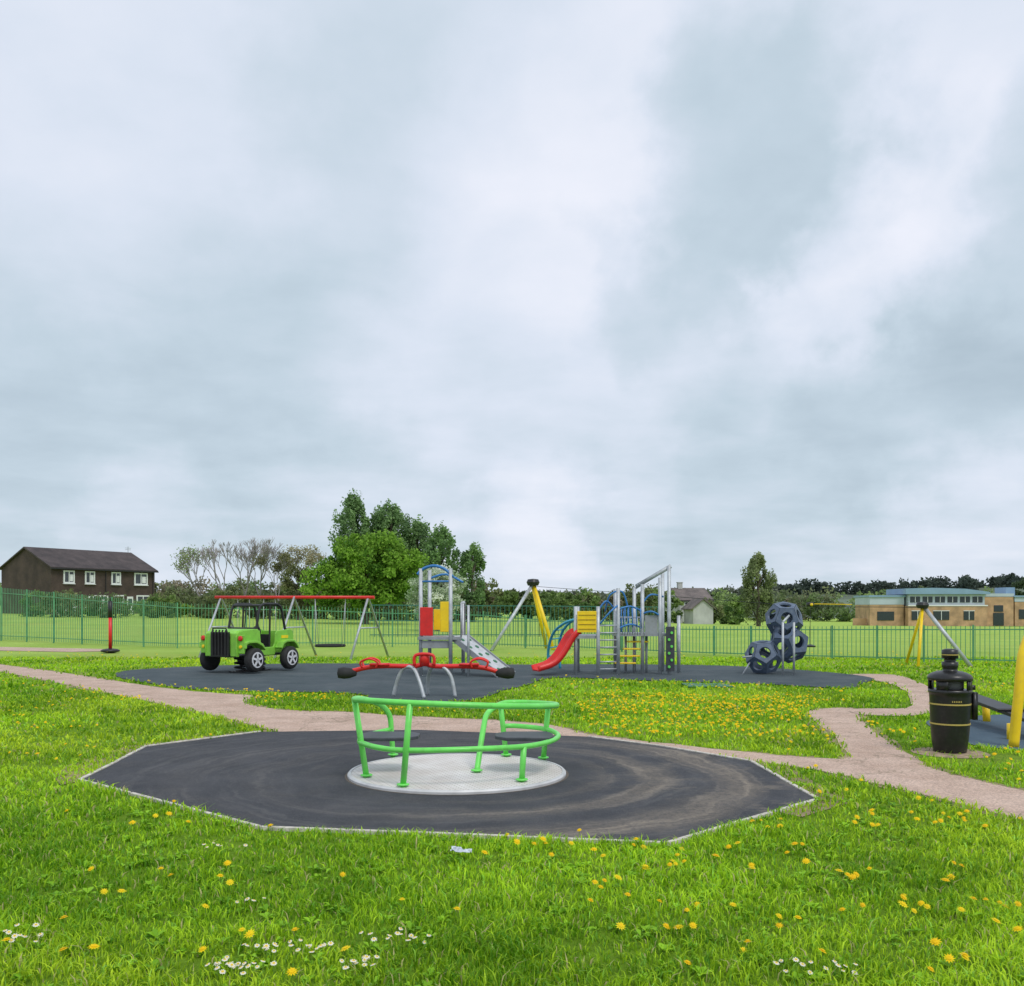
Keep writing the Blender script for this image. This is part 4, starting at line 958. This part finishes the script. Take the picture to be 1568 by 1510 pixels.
def bare_tree(name,x,y,h,seed,leaf=None):
    random.seed(seed); z=tz(x,y);E=empty(name,(x,y,z)); b=B(); tips=[]
    def growb(p,d,l,r,dep):
        q=p+d*l; mid=p.lerp(q,.5)+Vector((random.uniform(-1,1),random.uniform(-1,1),0))*l*.06
        b.tube([p,mid,q],[r,r*.68],4 if dep<4 else 3)
        if dep==0: tips.append(q); return
        for k in range(random.choice([2,3,3])):
            ax=Vector((random.gauss(0,1),random.gauss(0,1),random.gauss(0,.5))).normalized()
            nd=(d+ax*random.uniform(.3,.62)+Vector((0,0,.16))).normalized()
            growb(q,nd,l*random.uniform(.64,.86),max(r*.62,.020),dep-1)
    growb(Vector((0,0,-.2)),Vector((random.uniform(-.1,.1),0,1)).normalized(),h*.25,h*.016,6)
    b.make('trunk_and_twigs',mat('bare_bark_'+name,(.33,.30,.30),.9),E)
    if leaf:
        n=leaf[2]; T=np.array([tuple(t) for t in tips]); p=T[rng.integers(0,len(T),n)]+rng.normal(0,.22,(n,3))
        u=rng.normal(size=(n,3));u/=np.linalg.norm(u,axis=1)[:,None];v=np.cross(u,rng.normal(size=(n,3)));v/=np.linalg.norm(v,axis=1)[:,None]
        s=.09; q=np.stack([p-u*s,p-v*s,p+u*s,p+v*s],1).reshape(-1,3); t=rng.random((n,1)); c=np.repeat(np.array(leaf[0])*(1-t)+np.array(leaf[1])*t,4,0)
        fast_mesh('budding_leaves',q,np.arange(len(q)).reshape(-1,4),c,lm,E)
bare_tree('bare_tree',-33.4,102,8.2,3,((.2,.28,.08),(.36,.46,.16),600))
bare_tree('bare_tree.001',-30.6,100,9.3,5)
bare_tree('bare_tree.002',-28.4,101,9.3,8)
bare_tree('bare_tree.003',-26.2,99,9.2,21)
bare_tree('bare_tree.004',-23.9,97,7.6,12,((.14,.15,.07),(.26,.26,.12),1500))
bare_tree('bare_tree.005',-22.0,99,8.0,14,((.33,.30,.17),(.5,.47,.28),2000))
random.seed(5)

def mass(name,items,size):
    V=[];Cc=[]
    for x,y,rx,h,c0,c1,n in items:
        z=tz(x,y)
        q,c,_=leaves((x,y,z+h*.45),(rx,rx*.7,h*.58),n,size,c0,c1,'round',rx*.28,26); V.append(q);Cc.append(c)
    V=np.concatenate(V);Cc=np.concatenate(Cc)
    fast_mesh(name,V,np.arange(len(V)).reshape(-1,4),Cc,lm)
it=[]
pal=[((.10,.13,.06),(.27,.31,.13)),((.09,.15,.05),(.23,.33,.10)),((.17,.16,.10),(.36,.31,.20)),((.10,.18,.06),(.32,.44,.13)),((.08,.12,.055),(.20,.24,.11))]
x=-5
while x<33:
    if 22.5<x<27.5: x+=1.5; continue
    r=random.uniform(1.5,2.8); c=random.choice(pal)
    h=random.uniform(4.2,5.8) if x<24 else random.uniform(3,4.2)
    it.append((x,134+random.uniform(-5,6),r,h,*c,1500)); x+=r*random.uniform(.7,1.1)
mass('distant_tree_line',it,.24)
it=[]; x=-48
while x<-4:
    r=random.uniform(1.2,2.4); c=random.choice(pal[:2]+pal[4:]); it.append((x,96+random.uniform(-4,6),r,random.uniform(1.8,3.0),*c,1000)); x+=r*.9
mass('hedge_row',it,.16)
it=[]
for x,y,r,h in [(-38.2,101,2.3,1.9),(-34.5,99,1.8,1.6),(-62,98,2.5,2.4),(-31,98,1.6,1.5),(-44,99,1.0,1.1)]: it.append((x,y,r,h,(.10,.20,.03),(.30,.46,.09),1500))
mass('garden_shrubs',it,.13)
it=[]; x=-230
while x<230:
    r=random.uniform(4,8); c=random.choice(pal); c=tuple(tuple(q*.9+.035 for q in cc) for cc in c)  # palette lifted and flattened: distance haze put into the leaf colour
    h=random.uniform(4.5,8.0) if x>30 else random.uniform(4,6)
    it.append((x,235+random.uniform(-12,14),r,h+1.0,*c,1100)); x+=r*random.uniform(.5,.8)
mass('distant_tree_line.001',it,.42)
hv=[];hf=[];n=60
def hh(x): return 6+8*max(0,min(1,(x-60)/150))+.8*math.sin(x*.021)+.6*math.sin(x*.06+1)
rows=[(300,-.15),(360,.6),(420,1.0),(520,1.05),(700,.5)]
for r_,(yy,s) in enumerate(rows):
    for i in range(n+1):
        x=-500+i*1100/n*1.3; hv.append((x,yy,hh(x)*s-2))
for r_ in range(len(rows)-1):
    for i in range(n): a=r_*(n+1)+i; hf.append((a,a+1,a+n+2,a+n+1))
fast_mesh('distant_hills',hv,hf,None,mat('hill_green',(.10,.135,.09),.95,0,.03,.4),None,True)
V=[];Cc=[]
for x in np.arange(-420,520,3.2):
    dark=x>110
    y=405+random.uniform(-15,20); z=hh(x)*.92-2; h=random.uniform(4,5.5) if not dark else random.uniform(5,7.5)
    c0,c1=((.055,.078,.068),(.10,.132,.10)) if dark else ((.12,.145,.11),(.23,.26,.18))
    q,c,_=leaves((x,y,z+h*.2),(4.6,4,h*.66),300,.85,c0,c1,'round',2.0,14); V.append(q);Cc.append(c)
V=np.concatenate(V);Cc=np.concatenate(Cc); fast_mesh('distant_woodland',V,np.arange(len(V)).reshape(-1,4),Cc,lm)
print('done')
